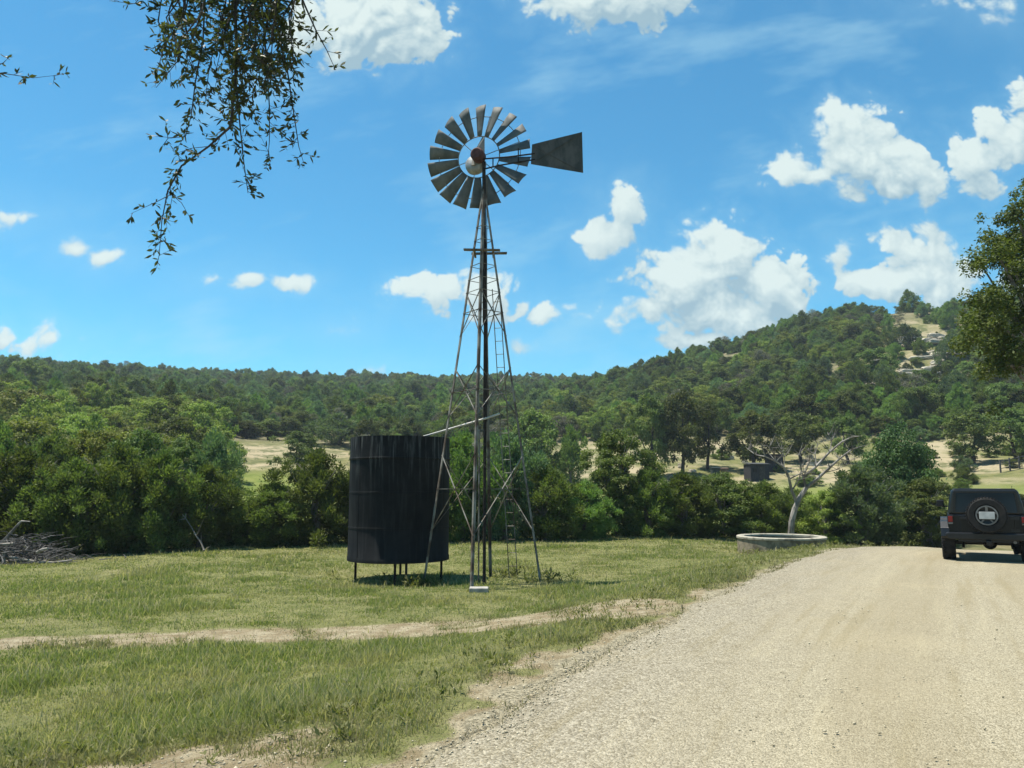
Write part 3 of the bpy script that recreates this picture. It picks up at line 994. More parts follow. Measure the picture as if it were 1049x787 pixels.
for (nm, pr, px, d, top, w, lab) in BUSHES:
    plant_px(nm, pr, px, d, top, w, lab)
plant_px('leafy_tree', 'R0', 925, 44, 440, 66, 'round dense dark green leafy tree left of the jeep', 'tree')

# second row behind the left bushes
BACK = [
    ('juniper_tree', 'J2', -10, 36, 440, 70, 'dark tree top showing above the brush pile juniper'),
    ('juniper_tree', 'J0', 48, 37, 450, 66, 'dark juniper top in the second row right of the tall brush pile juniper'),
    ('leafy_tree', 'Y0', 92, 38, 447, 66, 'yellow green tree top showing over the second juniper from the brush pile'),
    ('leafy_tree', 'L0', 140, 37, 446, 66, 'green tree top behind the shadowy juniper'),
    ('leafy_tree', 'L0', 183, 38, 455, 58, 'green tree top left of the tall narrow dark juniper'),
]
for (nm, pr, px, d, top, w, lab) in BACK:
    plant_px(nm, pr, px, d, top, w, lab, 'tree')

# trees standing on the open ground
OPEN = [
    ('O0', 250, 128, 432, 34, 'dark oak at the left end of the row above the sunny clearing'),
    ('O1', 272, 130, 430, 34, 'dark oak in the middle of the row above the sunny clearing'),
    ('O2', 292, 131, 428, 32, 'dark oak at the right end of the row above the sunny clearing'),
    ('B0', 345, 126, 426, 44, 'big dark round tree at the right end of the sunny clearing'),
    ('O2', 305, 98, 443, 44, 'lone small oak standing in the sunny clearing left of the black tank'),
    ('O0', 668, 96, 408, 44, 'dark oak with a visible trunk, leftmost of the oaks on the pale slope'),
    ('O1', 700, 96, 405, 46, 'dark forked oak, middle of the oaks on the pale slope'),
    ('O2', 726, 100, 412, 38, 'dark oak right of the forked oak on the pale slope'),
    ('O1', 775, 98, 425, 50, 'dark oak shading the weathered shed'),
    ('O0', 822, 104, 425, 46, 'oak behind the bare tree branches on the pale slope'),
    ('O2', 872, 100, 428, 40, 'oak on the pale slope right of the bare tree branch tips'),
    ('O0', 1000, 92, 424, 54, 'oak with a straight trunk standing on pale ground above the jeep'),
    ('O2', 1046, 90, 420, 50, 'oak by the rail fence at the edge of the photo'),
    ('M0', 585, 88, 440, 36, 'dark juniper left of the pale patch right of the windmill'),
    ('O1', 548, 90, 425, 50, 'broad oak top behind the windmill leg'),
]
for (pr, px, d, top, w, lab) in OPEN:
    plant_px('oak_tree' if pr[0] == 'O' else 'juniper_tree', pr, px, d, top, w, lab, 'tree')


# low scrub dotted over the open slope
rs_ = random.Random(31)
for i in range(70):
    px, d = rs_.uniform(560, 1060), rs_.uniform(66, 112)
    if rs_.random() < 0.3:
        px = rs_.uniform(880, 1060)
    P = pix(px, 500, d)
    w = rs_.uniform(1.0, 2.8)
    plant('scrub_bush', rs_.choice(('M0', 'O0', 'B1', 'O2', 'M2', 'G1')), P.x, d, w, w * rs_.uniform(0.45, 0.85),
          'small scrub bush dotted over the pale open slope behind the field bushes', 'bush', 'scrub bushes on the pale open slope', sink=0.25)

# wooded hills: the nearest trees are things, the rest one mass
def scatter_forest():
    rg = np.random.default_rng(17)
    N = 110000
    r = np.sqrt(rg.uniform(56.0 ** 2, 450.0 ** 2, N))
    a = np.radians(rg.uniform(-38, 38, N))
    x, y = r * np.sin(a), r * np.cos(a)
    z, e, bare_, gr_, cl_, pyg, p, r = terrain(x, y, True)
    crest = np.where(p > 640, 285, 440)
    ok = (r < crest)
    ok &= ~((p > 226) & (p < 366) & (pyg > 450))
    ok &= ~((p > 552) & (pyg > 452))
    ok &= ~((p > 366) & (p < 552) & (pyg > 492))
    ok &= rg.random(N) > cl_ * 0.93
    ok &= ~((p > 885) & (p < 1000) & (pyg > 338) & (pyg < 425) & (rg.random(N) < 0.86))
    ok &= ~((vnoise(x, y, 0.055, 44) + 0.5 * vnoise(x, y, 0.14, 45) > 0.62) & (r > 75))
    ok &= ~((e > -4) & (e < ROADW + 3) & (r < 82))
    idx = np.where(ok)[0]
    pts = []
    cell = {}
    for i in idx:
        s = 1.7 + (0.4 if r[i] > 160 else 0) + 2.0 * rg.random() ** 1.5
        cx, cy = int(x[i] // 5), int(y[i] // 5)
        good = True
        for ax in (-1, 0, 1):
            for ay in (-1, 0, 1):
                for j in cell.get((cx + ax, cy + ay), ()):
                    if (x[i] - x[j]) ** 2 + (y[i] - y[j]) ** 2 < s * s:
                        good = False
                        break
                if not good:
                    break
            if not good:
                break
        if good:
            cell.setdefault((cx, cy), []).append(i)
            pts.append(i)
    pts = np.array(pts)
    pts = pts[np.argsort(r[pts])]
    ltone = vnoise(x, y, 0.02, 41)
    return [(x[i], y[i], z[i], r[i], p[i], pyg[i], ltone[i], rg.random(), rg.random()) for i in pts]


FOREST = scatter_forest()
print('forest trees', len(FOREST))
NEAR_MAX = 230
proto_crown = {}
stuff = []
cnt = 0
for (x, y, z, r_, p_, py_, lt, u1, u2) in FOREST:
    left = p_ < 400
    if left and r_ < 125 and p_ < 300:
        pr = ('G0', 'G1', 'O0', 'G1', 'G0')[int(u1 * 5)]
    elif r_ > 175 and left:
        pr = ('B0', 'B1', 'B2', 'M0', 'O1')[int(u1 * 5)]
    else:
        k = u1 + 0.25 * lt
        pr = 'M%d' % int(u2 * 3) if k < 0.42 else ('O%d' % int(u2 * 3) if k < 0.74 else ('B%d' % int(u2 * 3) if k < 0.93 else 'G%d' % int(u2 * 2)))
    if (u1 * 977.0) % 1.0 < 0.07:
        pr = 'D0'
    W0, H0 = PRO[pr][2], PRO[pr][3]
    sc_ = (0.42 + 0.75 * u2 ** 1.5) * (1.0 if r_ > 175 and p_ < 560 else 0.9)
    if cnt < NEAR_MAX and -30 < p_ < 1080:
        cnt += 1
        if p_ < 230:
            lab, gp = 'tree in the bright green wood above the dark junipers left of the clearing', 'trees of the bright wood on the left slope'
        elif p_ < 560:
            lab, gp = 'tree in the wood rising behind the tank and the windmill', 'trees of the wood behind the windmill'
        else:
            lab, gp = 'tree in the dark green wood on the lower slope of the right hill', 'trees on the lower slope of the right hill'
        nm = 'oak_tree' if pr[0] in 'OG' else 'juniper_tree'
        _, c = plant(nm, pr, x, y, W0 * sc_ * rnd.uniform(0.75, 1.2), H0 * sc_ * rnd.uniform(0.75, 1.15), lab, 'tree', gp, z=z)
        proto_crown.setdefault(pr, c)
    else:
        stuff.append((x, y, z - 0.15, pr, sc_, u1 * 6.28 + u2 * 31))


def build_forest():
    names = sorted(proto_crown)
    for pr in set(s[3] for s in stuff):
        if pr not in proto_crown:
            names = names
    kept = [s for s in stuff]
    V = np.array([s[:3] for s in kept])
    me = bpy.data.meshes.new('forest')
    me.vertices.add(len(V)); me.vertices.foreach_set('co', V.astype(np.float32).ravel())
    rgn = np.random.default_rng(2)
    for an, dt, vals in (('pick', 'INT', [names.index(s[3]) if s[3] in names else int(rgn.integers(len(names))) for s in kept]),
                         ('sx', 'FLOAT', [s[4] * rgn.uniform(0.75, 1.35) for s in kept]), ('sz', 'FLOAT', [s[4] * rgn.uniform(0.7, 1.2) for s in kept]), ('sy', 'FLOAT', [s[4] * rgn.uniform(0.75, 1.35) for s in kept]), ('rot', 'FLOAT', [s[5] for s in kept])):
        a = me.attributes.new(an, dt, 'POINT')
        a.data.foreach_set('value', np.array(vals, np.int32 if dt == 'INT' else np.float32))
    o = obj('forest', me, kind='stuff')
    o['label'] = 'dense far-off wood covering the ridges'
    o['category'] = 'forest'
    ng = bpy.data.node_groups.new('forest_nodes', 'GeometryNodeTree')
    ng.interface.new_socket('Geometry', in_out='INPUT', socket_type='NodeSocketGeometry')
    ng.interface.new_socket('Geometry', in_out='OUTPUT', socket_type='NodeSocketGeometry')
    n = NT(ng)
    gi_, go = ng.nodes.new('NodeGroupInput'), ng.nodes.new('NodeGroupOutput')
    join = ng.nodes.new('GeometryNodeJoinGeometry')
    for nm in reversed(names):          # joining puts the last link first
        oi = ng.nodes.new('GeometryNodeObjectInfo')
        oi.transform_space = 'ORIGINAL'
        oi.inputs['Object'].default_value = proto_crown[nm]
        oi.inputs['As Instance'].default_value = True
        ng.links.new(oi.outputs['Geometry'], join.inputs[0])

    def named(nm_, dt):
        q = ng.nodes.new('GeometryNodeInputNamedAttribute')
        q.data_type = dt
        q.inputs['Name'].default_value = nm_
        return q.outputs['Attribute']
    comb_ = ng.nodes.new('ShaderNodeCombineXYZ')
    ng.links.new(named('rot', 'FLOAT'), comb_.inputs[2])
    e2r = ng.nodes.new('FunctionNodeEulerToRotation')
    ng.links.new(comb_.outputs[0], e2r.inputs[0])
    iop = ng.nodes.new('GeometryNodeInstanceOnPoints')
    ng.links.new(gi_.outputs[0], iop.inputs['Points'])
    ng.links.new(join.outputs[0], iop.inputs['Instance'])
    iop.inputs['Pick Instance'].default_value = True
    ng.links.new(named('pick', 'INT'), iop.inputs['Instance Index'])
    ng.links.new(e2r.outputs[0], iop.inputs['Rotation'])
    cs_ = ng.nodes.new('ShaderNodeCombineXYZ')
    for q_, a_ in enumerate(('sx', 'sy', 'sz')):
        ng.links.new(named(a_, 'FLOAT'), cs_.inputs[q_])
    ng.links.new(cs_.outputs[0], iop.inputs['Scale'])
    ng.links.new(iop.outputs[0], go.inputs[0])
    md = o.modifiers.new('scatter', 'NODES')
    md.node_group = ng


build_forest()

# ------------------------------------------------------------------ the air between here and the ridges
def build_haze():
    m, t, out = new_mat('air')
    v = t.new('ShaderNodeVolumePrincipled', {'Color': rgb(0.80, 0.90, 1.0), 'Density': HAZE, 'Anisotropy': 0.2})
    t.l.new(v.outputs[0], out.inputs['Volume'])
    o = MB().box((0, 0, 46.0), (2480, 2480, 112)).build('haze', m)
    o['kind'] = 'stuff'
    o['label'] = 'thin blue summer haze in front of the far ridges'
    o['category'] = 'haze'
    o.display_type = 'WIRE'


HAZE = 0.00028
build_haze()

# ------------------------------------------------------------------ windmill
M['galv'] = plain('galvanised_steel', (0.085, 0.062, 0.045), (0.23, 0.22, 0.19), 2.2, 0.7, 0.1, thr=(0.38, 0.6), spec=0.2)
M['blade'] = plain('weathered_blade_steel', (0.062, 0.072, 0.070), (0.140, 0.147, 0.140), 2.5, 0.7, 0.0, thr=(0.3, 0.75), spec=0.2)
M['dark_steel'] = plain('dark_pipe', (0.016, 0.015, 0.014), (0.042, 0.034, 0.028), 4, 0.85, 0.0, spec=0.12)
M['pale_steel'] = plain('pale_steel', (0.30, 0.29, 0.26), (0.46, 0.45, 0.42), 3, 0.5, 0.2)
M['case'] = plain('galvanised_case', (0.19, 0.20, 0.195), (0.33, 0.34, 0.33), 5, 0.5, 0.2)
M['rust'] = plain('rusty_hub', (0.045, 0.018, 0.016), (0.09, 0.035, 0.028), 5, 0.8)
M['vane'] = plain('vane_sheet', (0.036, 0.041, 0.038), (0.075, 0.077, 0.070), 5, 0.8, 0.0, stretch=(1, 1, 0.5))
M['board'] = plain('old_board', (0.09, 0.075, 0.06), (0.17, 0.145, 0.12), 6, 0.9)
M['concrete'] = plain('concrete', (0.22, 0.21, 0.18), (0.34, 0.32, 0.28), 4, 0.9, bump=0.3)


def build_windmill():
    D0 = 19.0
    base = pix(493.5, 591.5, D0)
    bx, by = base.x, D0
    z0 = gz(bx, by)
    wm = thing('windmill', 'tall steel farm windmill with bladed wheel, tail vane and lattice tower', 'windmill', (bx, by, z0))
    lz = lambda py: pix(493, py, D0).z - z0        # local height of a picture level
    apex = lz(182)
    HB = 1.46                                      # half diagonal at the foot
    rot = R(-7)

    def corner(k, z):                              # k: 0 left, 1 front, 2 right, 3 back
        h_ = HB * (apex - z) / apex
        a = PI + k * PI / 2 + rot
        return Vector((math.cos(a) * h_, math.sin(a) * h_, z))
    ztop = apex - 0.22
    for k in range(4):
        b = MB()
        foot = gz(bx + corner(k, 0).x, by + corner(k, 0).y) - z0 - 0.1
        p0, p1 = corner(k, foot), corner(k, ztop)
        d = p1 - p0
        q = d.to_track_quat('Z', 'Y').to_matrix()
        # angle iron: two thin flanges
        inward = Vector((-p0.x, -p0.y, 0)).normalized()
        s1 = Vector((inward.x * .7071 - inward.y * .7071, inward.x * .7071 + inward.y * .7071, 0))
        s2 = Vector((inward.x * .7071 + inward.y * .7071, -inward.x * .7071 + inward.y * .7071, 0))
        for s_, o_ in ((s1, s2), (s2, s1)):
            w_, t_ = 0.062, 0.008
            bb = len(b.v)
            for P_ in (p0, p1):
                for (i, j) in ((0, 0), (1, 0), (1, 1), (0, 1)):
                    b.v.append(tuple(P_ + s_ * w_ * i + o_ * t_ * j))
            b.f += [tuple(bb + i for i in f_) for f_ in ((0, 1, 2, 3), (7, 6, 5, 4), (0, 4, 5, 1), (1, 5, 6, 2), (2, 6, 7, 3), (3, 7, 4, 0))]
        b.build('leg', M['galv'], wm)
    # girts and X braces
    for py, up, dn in ((501, 35, 45), (402, 25, 26), (321, 21, 24)):
        for k in range(4):
            zz = lz(py)
            MB().bar(corner(k, zz), corner((k + 1) % 4, zz), 0.032, 0.012).build('girt', M['galv'], wm)
            za, zb = lz(py - up), lz(py + dn)
            MB().bar(corner(k, za), corner((k + 1) % 4, zb), 0.026, 0.010).build('brace', M['galv'], wm)
            MB().bar(corner(k, zb), corner((k + 1) % 4, za), 0.026, 0.010).build('brace', M['galv'], wm)
    for py in (300, 287, 273, 247, 233):
        for k in range(4):
            MB().bar(corner(k, lz(py)), corner((k + 1) % 4, lz(py)), 0.022, 0.010).build('girt', M['galv'], wm)
    # platform boards
    zp = lz(258)
    for sgn, an in ((1, 0.12), (-1, 0.12)):
        q = Matrix.Rotation(an * 0 + R(4 * sgn), 3, 'Z') @ Matrix.Rotation(R(-2.2 * sgn), 3, 'Y')
        MB().box((0.02 + (0.12 if sgn > 0 else -0.05), 0.24 * sgn, zp + 0.03 * sgn), (0.92, 0.13, 0.032), q).build('platform_board', M['board'], wm)
    for x_ in (-0.22, 0.25):
        MB().box((x_, 0, zp - 0.028), (0.05, 0.75, 0.05)).build('platform_beam', M['board'], wm)
    # ladder on the rear right face
    p_top = pix(508, 296, D0 + 0.3); p_bot = pix(526, 591, D0 + 1.05)
    a0 = Vector((p_bot.x - bx, p_bot.y - by, gz(p_bot.x, p_bot.y) - z0 - 0.05)); a1 = Vector((p_top.x - bx, p_top.y - by, p_top.z - z0))
    lad = MB()
    off = Vector((0.105, -0.03, 0))
    lad.tube([a0 - off, a1 - off * 0.9], 0.013, 6); lad.tube([a0 + off, a1 + off * 0.9], 0.013, 6)
    lo = lad.build('ladder', M['galv'], wm)
    for i in range(1, 22):
        c = a0.lerp(a1, i / 22)
        MB().tube([c - off, c + off], 0.009, 5).build('rung', M['galv'], lo)
    # pump pipe: dark below, riser and the mast
    px_ = 0.06
    MB().tube([(px_, 0, -0.2), (px_, 0, lz(432))], 0.04, 10).build('pump_pipe', M['dark_steel'], wm, True)
    MB().tube([(px_, 0, lz(432)), (px_, 0, lz(330))], [0.05, 0.045], 10).build('pump_cylinder', M['dark_steel'], wm, True)
    MB().tube([(px_ - 0.02, 0, lz(331)), (0.0, 0, lz(166))], [0.052, 0.046], 12).build('mast', M['dark_steel'], wm, True)
    MB().tube([(px_ - 0.14, 0.05, -0.1), (px_ - 0.14, 0.05, lz(440))], 0.022, 8).build('riser_pipe', M['galv'], wm, True)
    sl_ = MB().tube([(px_ + .02, 0, lz(182)), (px_ + .03, 0, lz(300))], 0.012, 6)
    sl_.build('pump_rod', M['galv'], wm)
    # outlet pipe to the tank
    o1 = pix(512, 424, D0 - 0.05); o2 = pix(497, 429, D0 - 0.05); o3 = pix(430, 448.5, 19.7)
    loc = lambda v: Vector((v.x - bx, v.y - by, v.z - z0))
    MB().tube([loc(o1), loc(o2), loc(o3)], 0.026, 8).build('outlet_pipe', M['pale_steel'], wm, True)
    MB().box((0.0, -1.62, gz(bx, by - 1.62) - z0 + 0.03), (0.42, 0.3, 0.14)).build('footing', M['concrete'], wm, bevel=0.02)

    # wheel
    hub = Vector((pix(490.5, 160.5, D0 + 0.28).x - bx, 0.28, lz(160.5) + 0.11))
    RW = 1.415
    yaw = R(16)
    n = Vector((math.sin(yaw), math.cos(yaw), 0))        # wheel axis, away from the viewer
    ex = Vector((math.cos(yaw), -math.sin(yaw), 0))
    ez = Vector((0, 0, 1))
    w = MB()
    for rad_, th, off_ in ((0.405 * RW, 0.014, 0.0), (0.80 * RW, 0.010, 0.03)):
        pts = [hub + n * off_ + (ex * math.cos(2 * PI * k / 72) + ez * math.sin(2 * PI * k / 72)) * rad_ for k in range(73)]
        w.tube(pts, th, 6, cap=False)
    wheel = w.build('wheel', M['galv'], wm, True)
    sp = MB()
    for k in range(6):
        a = 2 * PI * (k + 0.25) / 6
        u = ex * math.cos(a) + ez * math.sin(a)
        MB().tube([hub + n * 0.02, hub + u * 0.82 * RW + n * 0.03], 0.010, 5).build('spoke', M['galv'], wheel)
    beta = R(-27)
    for k in range(18):
        a = 2 * PI * k / 18 + R(8)
        u = ex * math.cos(a) + ez * math.sin(a)
        tg = ex * -math.sin(a) + ez * math.cos(a)
        b = MB()
        rows = []
        for i in range(6):
            f = i / 5
            rad_ = (0.405 + 0.595 * f) * RW
            ch = 0.170 + 0.205 * f
            be = beta * (1.08 - 0.16 * f)
            cdir = tg * math.cos(be) * -1 + n * math.sin(be) * 1
            nn = cdir.cross(u)
            row = []
            for j in range(7):
                g_ = j / 6 - 0.5
                row.append(hub + u * rad_ + cdir * (ch * g_) + nn * (0.09 * ch * (1 - 4 * g_ * g_)))
            rows.append(row)
        for s_ in (0, 1):
            for row in rows:
                for v in row:
                    b.v.append(tuple(v))
        m_ = 7
        for i in range(5):
            for j in range(6):
                b.f.append((i * m_ + j, i * m_ + j + 1, (i + 1) * m_ + j + 1, (i + 1) * m_ + j))
        me = bpy.data.meshes.new('blade'); me.from_pydata(b.v[:42], [], b.f); me.update()
        me.polygons.foreach_set('use_smooth', [True] * len(me.polygons)); me.materials.append(M['blade'])
        bo = obj('blade', me, wheel)
        sm = bo.modifiers.new('thick', 'SOLIDIFY'); sm.thickness = 0.004; sm.offset = 0
        # bracket that ties the blade to the outer ring
        MB().bar(hub + u * 0.80 * RW - tg * 0.12 + n * 0.03, hub + u * 0.80 * RW + tg * 0.12 + n * 0.03, 0.02, 0.006).build('bracket', M['galv'], wheel)
    # hub and gearbox with its hood
    hb = MB().lathe([(0.0, -0.17), (0.13, -0.17), (0.175, -0.12), (0.175, 0.12), (0.12, 0.17), (0.0, 0.17)], 20, 'y', (0, 0, 0))
    ho = hb.build('hub', M['rust'], wm, True, loc=hub + Vector((0, -0.36, -0.12)))
    ho.rotation_euler = (0, 0, -yaw)
    gb = MB().lathe([(0.0, -0.13), (0.10, -0.125), (0.20, -0.10), (0.26, -0.05), (0.275, 0.0), (0.275, 0.10), (0.0, 0.10)], 32, 'y')
    go = gb.build('gearbox', M['case'], wm, True, loc=hub + Vector((-0.085, -0.10, -0.235)))
    go.rotation_euler = (R(-14), 0, -yaw)
    MB().box((0, -0.135, 0.0), (0.10, 0.03, 0.30)).build('cover_plate', M['galv'], go, bevel=0.01)
    # pointed hood above the hub
    hd = MB()
    hp = lambda px, py, Y: loc(pix(px, py, Y))
    A, B, C_ = hp(485, 158, D0 + 0.02), hp(496.5, 158, D0 + 0.02), hp(496.5, 141, D0 + 0.1)
    A2, B2, C2 = hp(484.5, 158, D0 + 0.34), hp(496.5, 157, D0 + 0.34), hp(494, 140.5, D0 + 0.3)
    hd.v = [tuple(q) for q in (A, B, C_, A2, B2, C2)]
    hd.f = [(0, 1, 2), (5, 4, 3), (0, 3, 4, 1), (1, 4, 5, 2), (2, 5, 3, 0)]
    hd.build('hood', M['blade'], wm)
    # tail: two rods, ties and the vane
    T = lambda px, py: hp(px, py, D0 - 0.12)
    tb = MB()
    tb.tube([T(494, 163.0), T(520, 161), T(548, 157.5)], 0.021, 7)
    tb.tube([T(495, 173.5), T(512, 169.5), T(548, 163.5)], 0.021, 7)
    tb.tube([T(505, 162.3), T(505, 171.0)], 0.018, 6)
    tb.tube([T(531, 152), T(531, 166)], 0.016, 6)
    tb.build('tail_bone', M['dark_steel'], wm, True)
    out_ = [(545, 148.2), (571, 141.6), (596.3, 135.4), (597.4, 177.2), (571, 172.8), (543.8, 168.2)]
    va = MB()
    o_ = [T(*q) for q in out_]
    va.prism([(q.x, q.z) for q in o_], o_[0].y - 0.006, o_[0].y + 0.006)
    vo = va.build('tail_vane', M['vane'], wm)
    rb = MB()
    rb.bar(T(546, 149) + Vector((0, -.012, 0)), T(596, 176) + Vector((0, -.012, 0)), 0.012, 0.03)
    rb.bar(T(545, 167) + Vector((0, -.018, 0)), T(595, 137) + Vector((0, -.018, 0)), 0.012, 0.03)
    rb.build('stiffener', M['vane'], vo)
    return wm


build_windmill()


# ------------------------------------------------------------------ black water tank
def build_tank():
    D0 = 20.4
    c = pix(408, 579, D0)
    cx = c.x
    z0 = gz(cx, D0)
    t_ = thing('water_tank', 'tall black stained round water tank on thin legs beside the windmill', 'water tank', (cx, D0, z0))
    m, t, out = new_mat('stained_black_tank')
    tc = t.new('ShaderNodeTexCoord').outputs['Object']
    sp = t.new('ShaderNodeSeparateXYZ', {0: tc})
    ang = t.math('ARCTAN2', sp.outputs[1], sp.outputs[0])
    cv = t.new('ShaderNodeCombineXYZ', {0: t.math('MULTIPLY', ang, 5.5), 1: 0.0, 2: t.math('MULTIPLY', sp.outputs[2], 0.35)}).outputs[0]
    n1 = t.noise(cv, 2.2, 6, 0.65)
    n2 = t.noise(tc, 2.5, 5, 0.6)
    topf = t.step(sp.outputs[2], 2.2, 3.75)
    f = t.math('MULTIPLY', t.step(n1, 0.47, 0.68), t.math('MULTIPLY_ADD', topf, 0.8, 0.10))
    base = t.mix(t.step(n2, 0.35, 0.7), rgb(0.0045, 0.005, 0.0055), rgb(0.011, 0.0115, 0.0115))
    col = t.mix(f, base, rgb(0.10, 0.105, 0.10))
    b = t.new('ShaderNodeBsdfPrincipled', {'Base Color': col, 'Roughness': 0.7, 'Specular IOR Level': 0.15})
    t.l.new(b.outputs[0], out.inputs[0])
    r0 = 51 * D0 / FOC * 0.985
    zb = pix(408, 578, D0 - r0).z - z0
    zt = pix(408, 446, D0 - r0).z - z0
    zs = pix(408, 468, D0 - r0).z - z0
    wob = lambda k, z: 1.0
    n = 72
    shell = MB().lathe([(r0 - 0.03, zb), (r0 + 0.012, zb), (r0 + 0.012, zb + 0.10), (r0 - 0.002, zb + 0.12), (r0 - 0.006, zb + 1.0), (r0 - 0.002, zs - 0.05), (r0, zs)], n)
    shell.build('shell', m, t_, True)
    ring = MB().lathe([(r0 - 0.035, zs - 0.03), (r0 + 0.006, zs + 0.002), (r0 + 0.004, zs + 0.02), (r0 - 0.012, zt - 0.03), (r0 - 0.012, zt), (r0 - 0.03, zt), (r0 - 0.035, zs)], n)
    ring.build('upper_band', m, t_, True)
    MB().lathe([(r0 + 0.004, zs - 0.045), (r0 + 0.022, zs - 0.035), (r0 + 0.022, zs - 0.005), (r0 + 0.004, zs + 0.002)], n, closed=True).build('hoop', m, t_, True)
    for hz in (zb + 0.32 * (zs - zb), zb + 0.66 * (zs - zb)):
        MB().lathe([(r0 - 0.012, hz - 0.03), (r0 + 0.003, hz - 0.022), (r0 + 0.003, hz + 0.022), (r0 - 0.012, hz + 0.03)], n, closed=True).build('hoop', m, t_, True)
    for k in range(10):
        a_ = 2 * PI * (k + 0.3) / 10
        u_ = Vector((math.cos(a_), math.sin(a_), 0))
        for (za, zc) in ((zb + 0.12, zs - 0.05), (zs + 0.03, zt - 0.02)):
            MB().bar(u_ * (r0 - 0.004) + Vector((0, 0, za)), u_ * (r0 - 0.006) + Vector((0, 0, zc)), 0.014, 0.013).build('seam', m, t_)
    MB().lathe([(0.0, zb + 0.02), (r0 - 0.02, zb + 0.02)], n).build('floor_plate', m, t_)
    MB().lathe([(0.0, zt - 0.10), (r0 * 0.5, zt - 0.08), (r0 - 0.03, zt - 0.05)], n).build('lid', m, t_, True)
    for (px, dd) in ((364, 0), (404.5, -1.05), (416, -1.1), (410, 1.0), (452, 0)):
        q = pix(px, 590, D0 + dd)
        g_ = gz(q.x, D0 + dd) - z0
        MB().tube([(q.x - cx, dd, g_ - 0.15), (q.x - cx, dd, zb + 0.015)], 0.032, 8).build('leg', M['dark_steel'], t_, True)


build_tank()


# ------------------------------------------------------------------ round stone trough, water inside
def build_trough():
    D0 = 29.6
    c = pix(800, 549, D0)
    z0 = gz(c.x, D0)
    rim = c.z - z0
    ra = 43 * D0 / FOC
    tr = thing('stone_trough', 'low round stone cattle trough with pale rim beside the road', 'trough', (c.x, D0, z0))
    m = plain('trough_wall_stone', (0.085, 0.07, 0.045), (0.25, 0.21, 0.145), 3.2, 0.95, bump=0.8, stretch=(1, 1, 0.7), thr=(0.3, 0.6))
    MB().lathe([(ra - 0.02, -0.25), (ra - 0.02, rim - 0.085), (ra - 0.24, rim - 0.085), (ra - 0.24, -0.25)], 64).build('wall', m, tr, True)
    m2 = plain('trough_rim_cement', (0.15, 0.135, 0.10), (0.34, 0.315, 0.245), 3.5, 0.9, bump=0.6, thr=(0.32, 0.55))
    MB().lathe([(ra + 0.012, rim - 0.084), (ra + 0.012, rim - 0.02), (ra - 0.02, rim), (ra - 0.24, rim), (ra - 0.265, rim - 0.02), (ra - 0.265, rim - 0.084)], 64, closed=True).build('rim', m2, tr, True)
    mw, t, out = new_mat('still_water')
    b = t.new('ShaderNodeBsdfPrincipled', {'Base Color': rgb(0.03, 0.045, 0.025), 'Roughness': 0.06, 'Specular IOR Level': 0.5})
    t.l.new(b.outputs[0], out.inputs[0])
    MB().lathe([(0.0, rim - 0.26), (ra - 0.245, rim - 0.26)], 64).build('water', mw, tr)


build_trough()


# ------------------------------------------------------------------ bare dead tree, brush pile, fallen branches
def branchy(paths, Y, rd, jit=0.25):
    """paths: list of (pixel points, r0, r1) at about depth Y"""
    out = []
    for (pts, ra, rb) in paths:
        dy = rd.uniform(-jit, jit)
        P = [pix(p[0], p[1], Y + dy * i / max(1, len(pts) - 1)) for i, p in enumerate(pts)]
        out.append((P, [0.62 * (ra + (rb - ra) * i / (len(P) - 1)) for i in range(len(P))]))
    return out


def build_dead_tree():
    Y = 33.0
    rd = random.Random(4)
    trunk = [([(808, 552), (811, 535), (814, 522), (819, 510), (826, 500)], 0.24, 0.15)]
    limbs = [
        ([(826, 500), (838, 490), (850, 479), (860, 470), (872, 461), (880, 458)], 0.13, 0.025),
        ([(826, 500), (823, 489), (836, 478), (850, 463), (862, 453), (872, 448), (880, 447)], 0.13, 0.022),
        ([(816, 514), (811, 503), (808, 489), (803, 479), (795, 473), (784, 468), (780, 456)], 0.12, 0.03),
        ([(808, 491), (816, 487), (823, 484)], 0.06, 0.04),
        ([(823, 489), (820, 478), (818, 466)], 0.07, 0.025),
        ([(784, 468), (774, 466), (766, 460)], 0.05, 0.02),
        ([(836, 478), (835, 465), (838, 455)], 0.05, 0.015),
        ([(850, 463), (852, 452), (849, 446)], 0.045, 0.013),
        ([(860, 470), (868, 472), (876, 470)], 0.035, 0.012),
        ([(803, 479), (804, 468), (800, 460)], 0.04, 0.012),
    ]
    base = pix(808, 552, Y)
    z0 = gz(base.x, Y)
    dt = thing('dead_tree', 'bare pale dead tree with forked branches behind the round trough', 'tree', (base.x, Y, z0))
    off = Vector((base.x, Y, z0))
    limbs += [([(811, 503), (818, 492), (822, 478), (826, 468)], 0.06, 0.015), ([(838, 490), (846, 484), (858, 481), (866, 477)], 0.05, 0.014), ([(795, 473), (792, 464), (788, 458)], 0.04, 0.012), ([(823, 489), (829, 474), (830, 460)], 0.05, 0.012)]
    for nm, paths in (('trunk', trunk), ('branch', limbs)):
        for P, rr in branchy(paths, Y, rd, 0.8 if nm == 'branch' else 0.0):
            Q = [p - off for p in P]
            if nm == 'trunk':
                Q[0].z = -0.2
            b = MB().tube(Q, rr, 8)
            if nm == 'branch' and len(Q) >= 3:
                for k in range(11):
                    i = rd.randint(1, len(Q) - 1)
                    v = Vector((rd.uniform(-1, 1), rd.uniform(-1, 1), rd.uniform(-.2, 1.2))) * rd.uniform(0.2, 0.65)
                    b.tube([Q[i], Q[i] + v * 0.5, Q[i] + v + Vector((0, 0, 0.06))], [rr[i] * 0.5 + 0.004, 0.010, 0.004], 5)
            b.build(nm, M['dead_wood'], dt, True)


build_dead_tree()


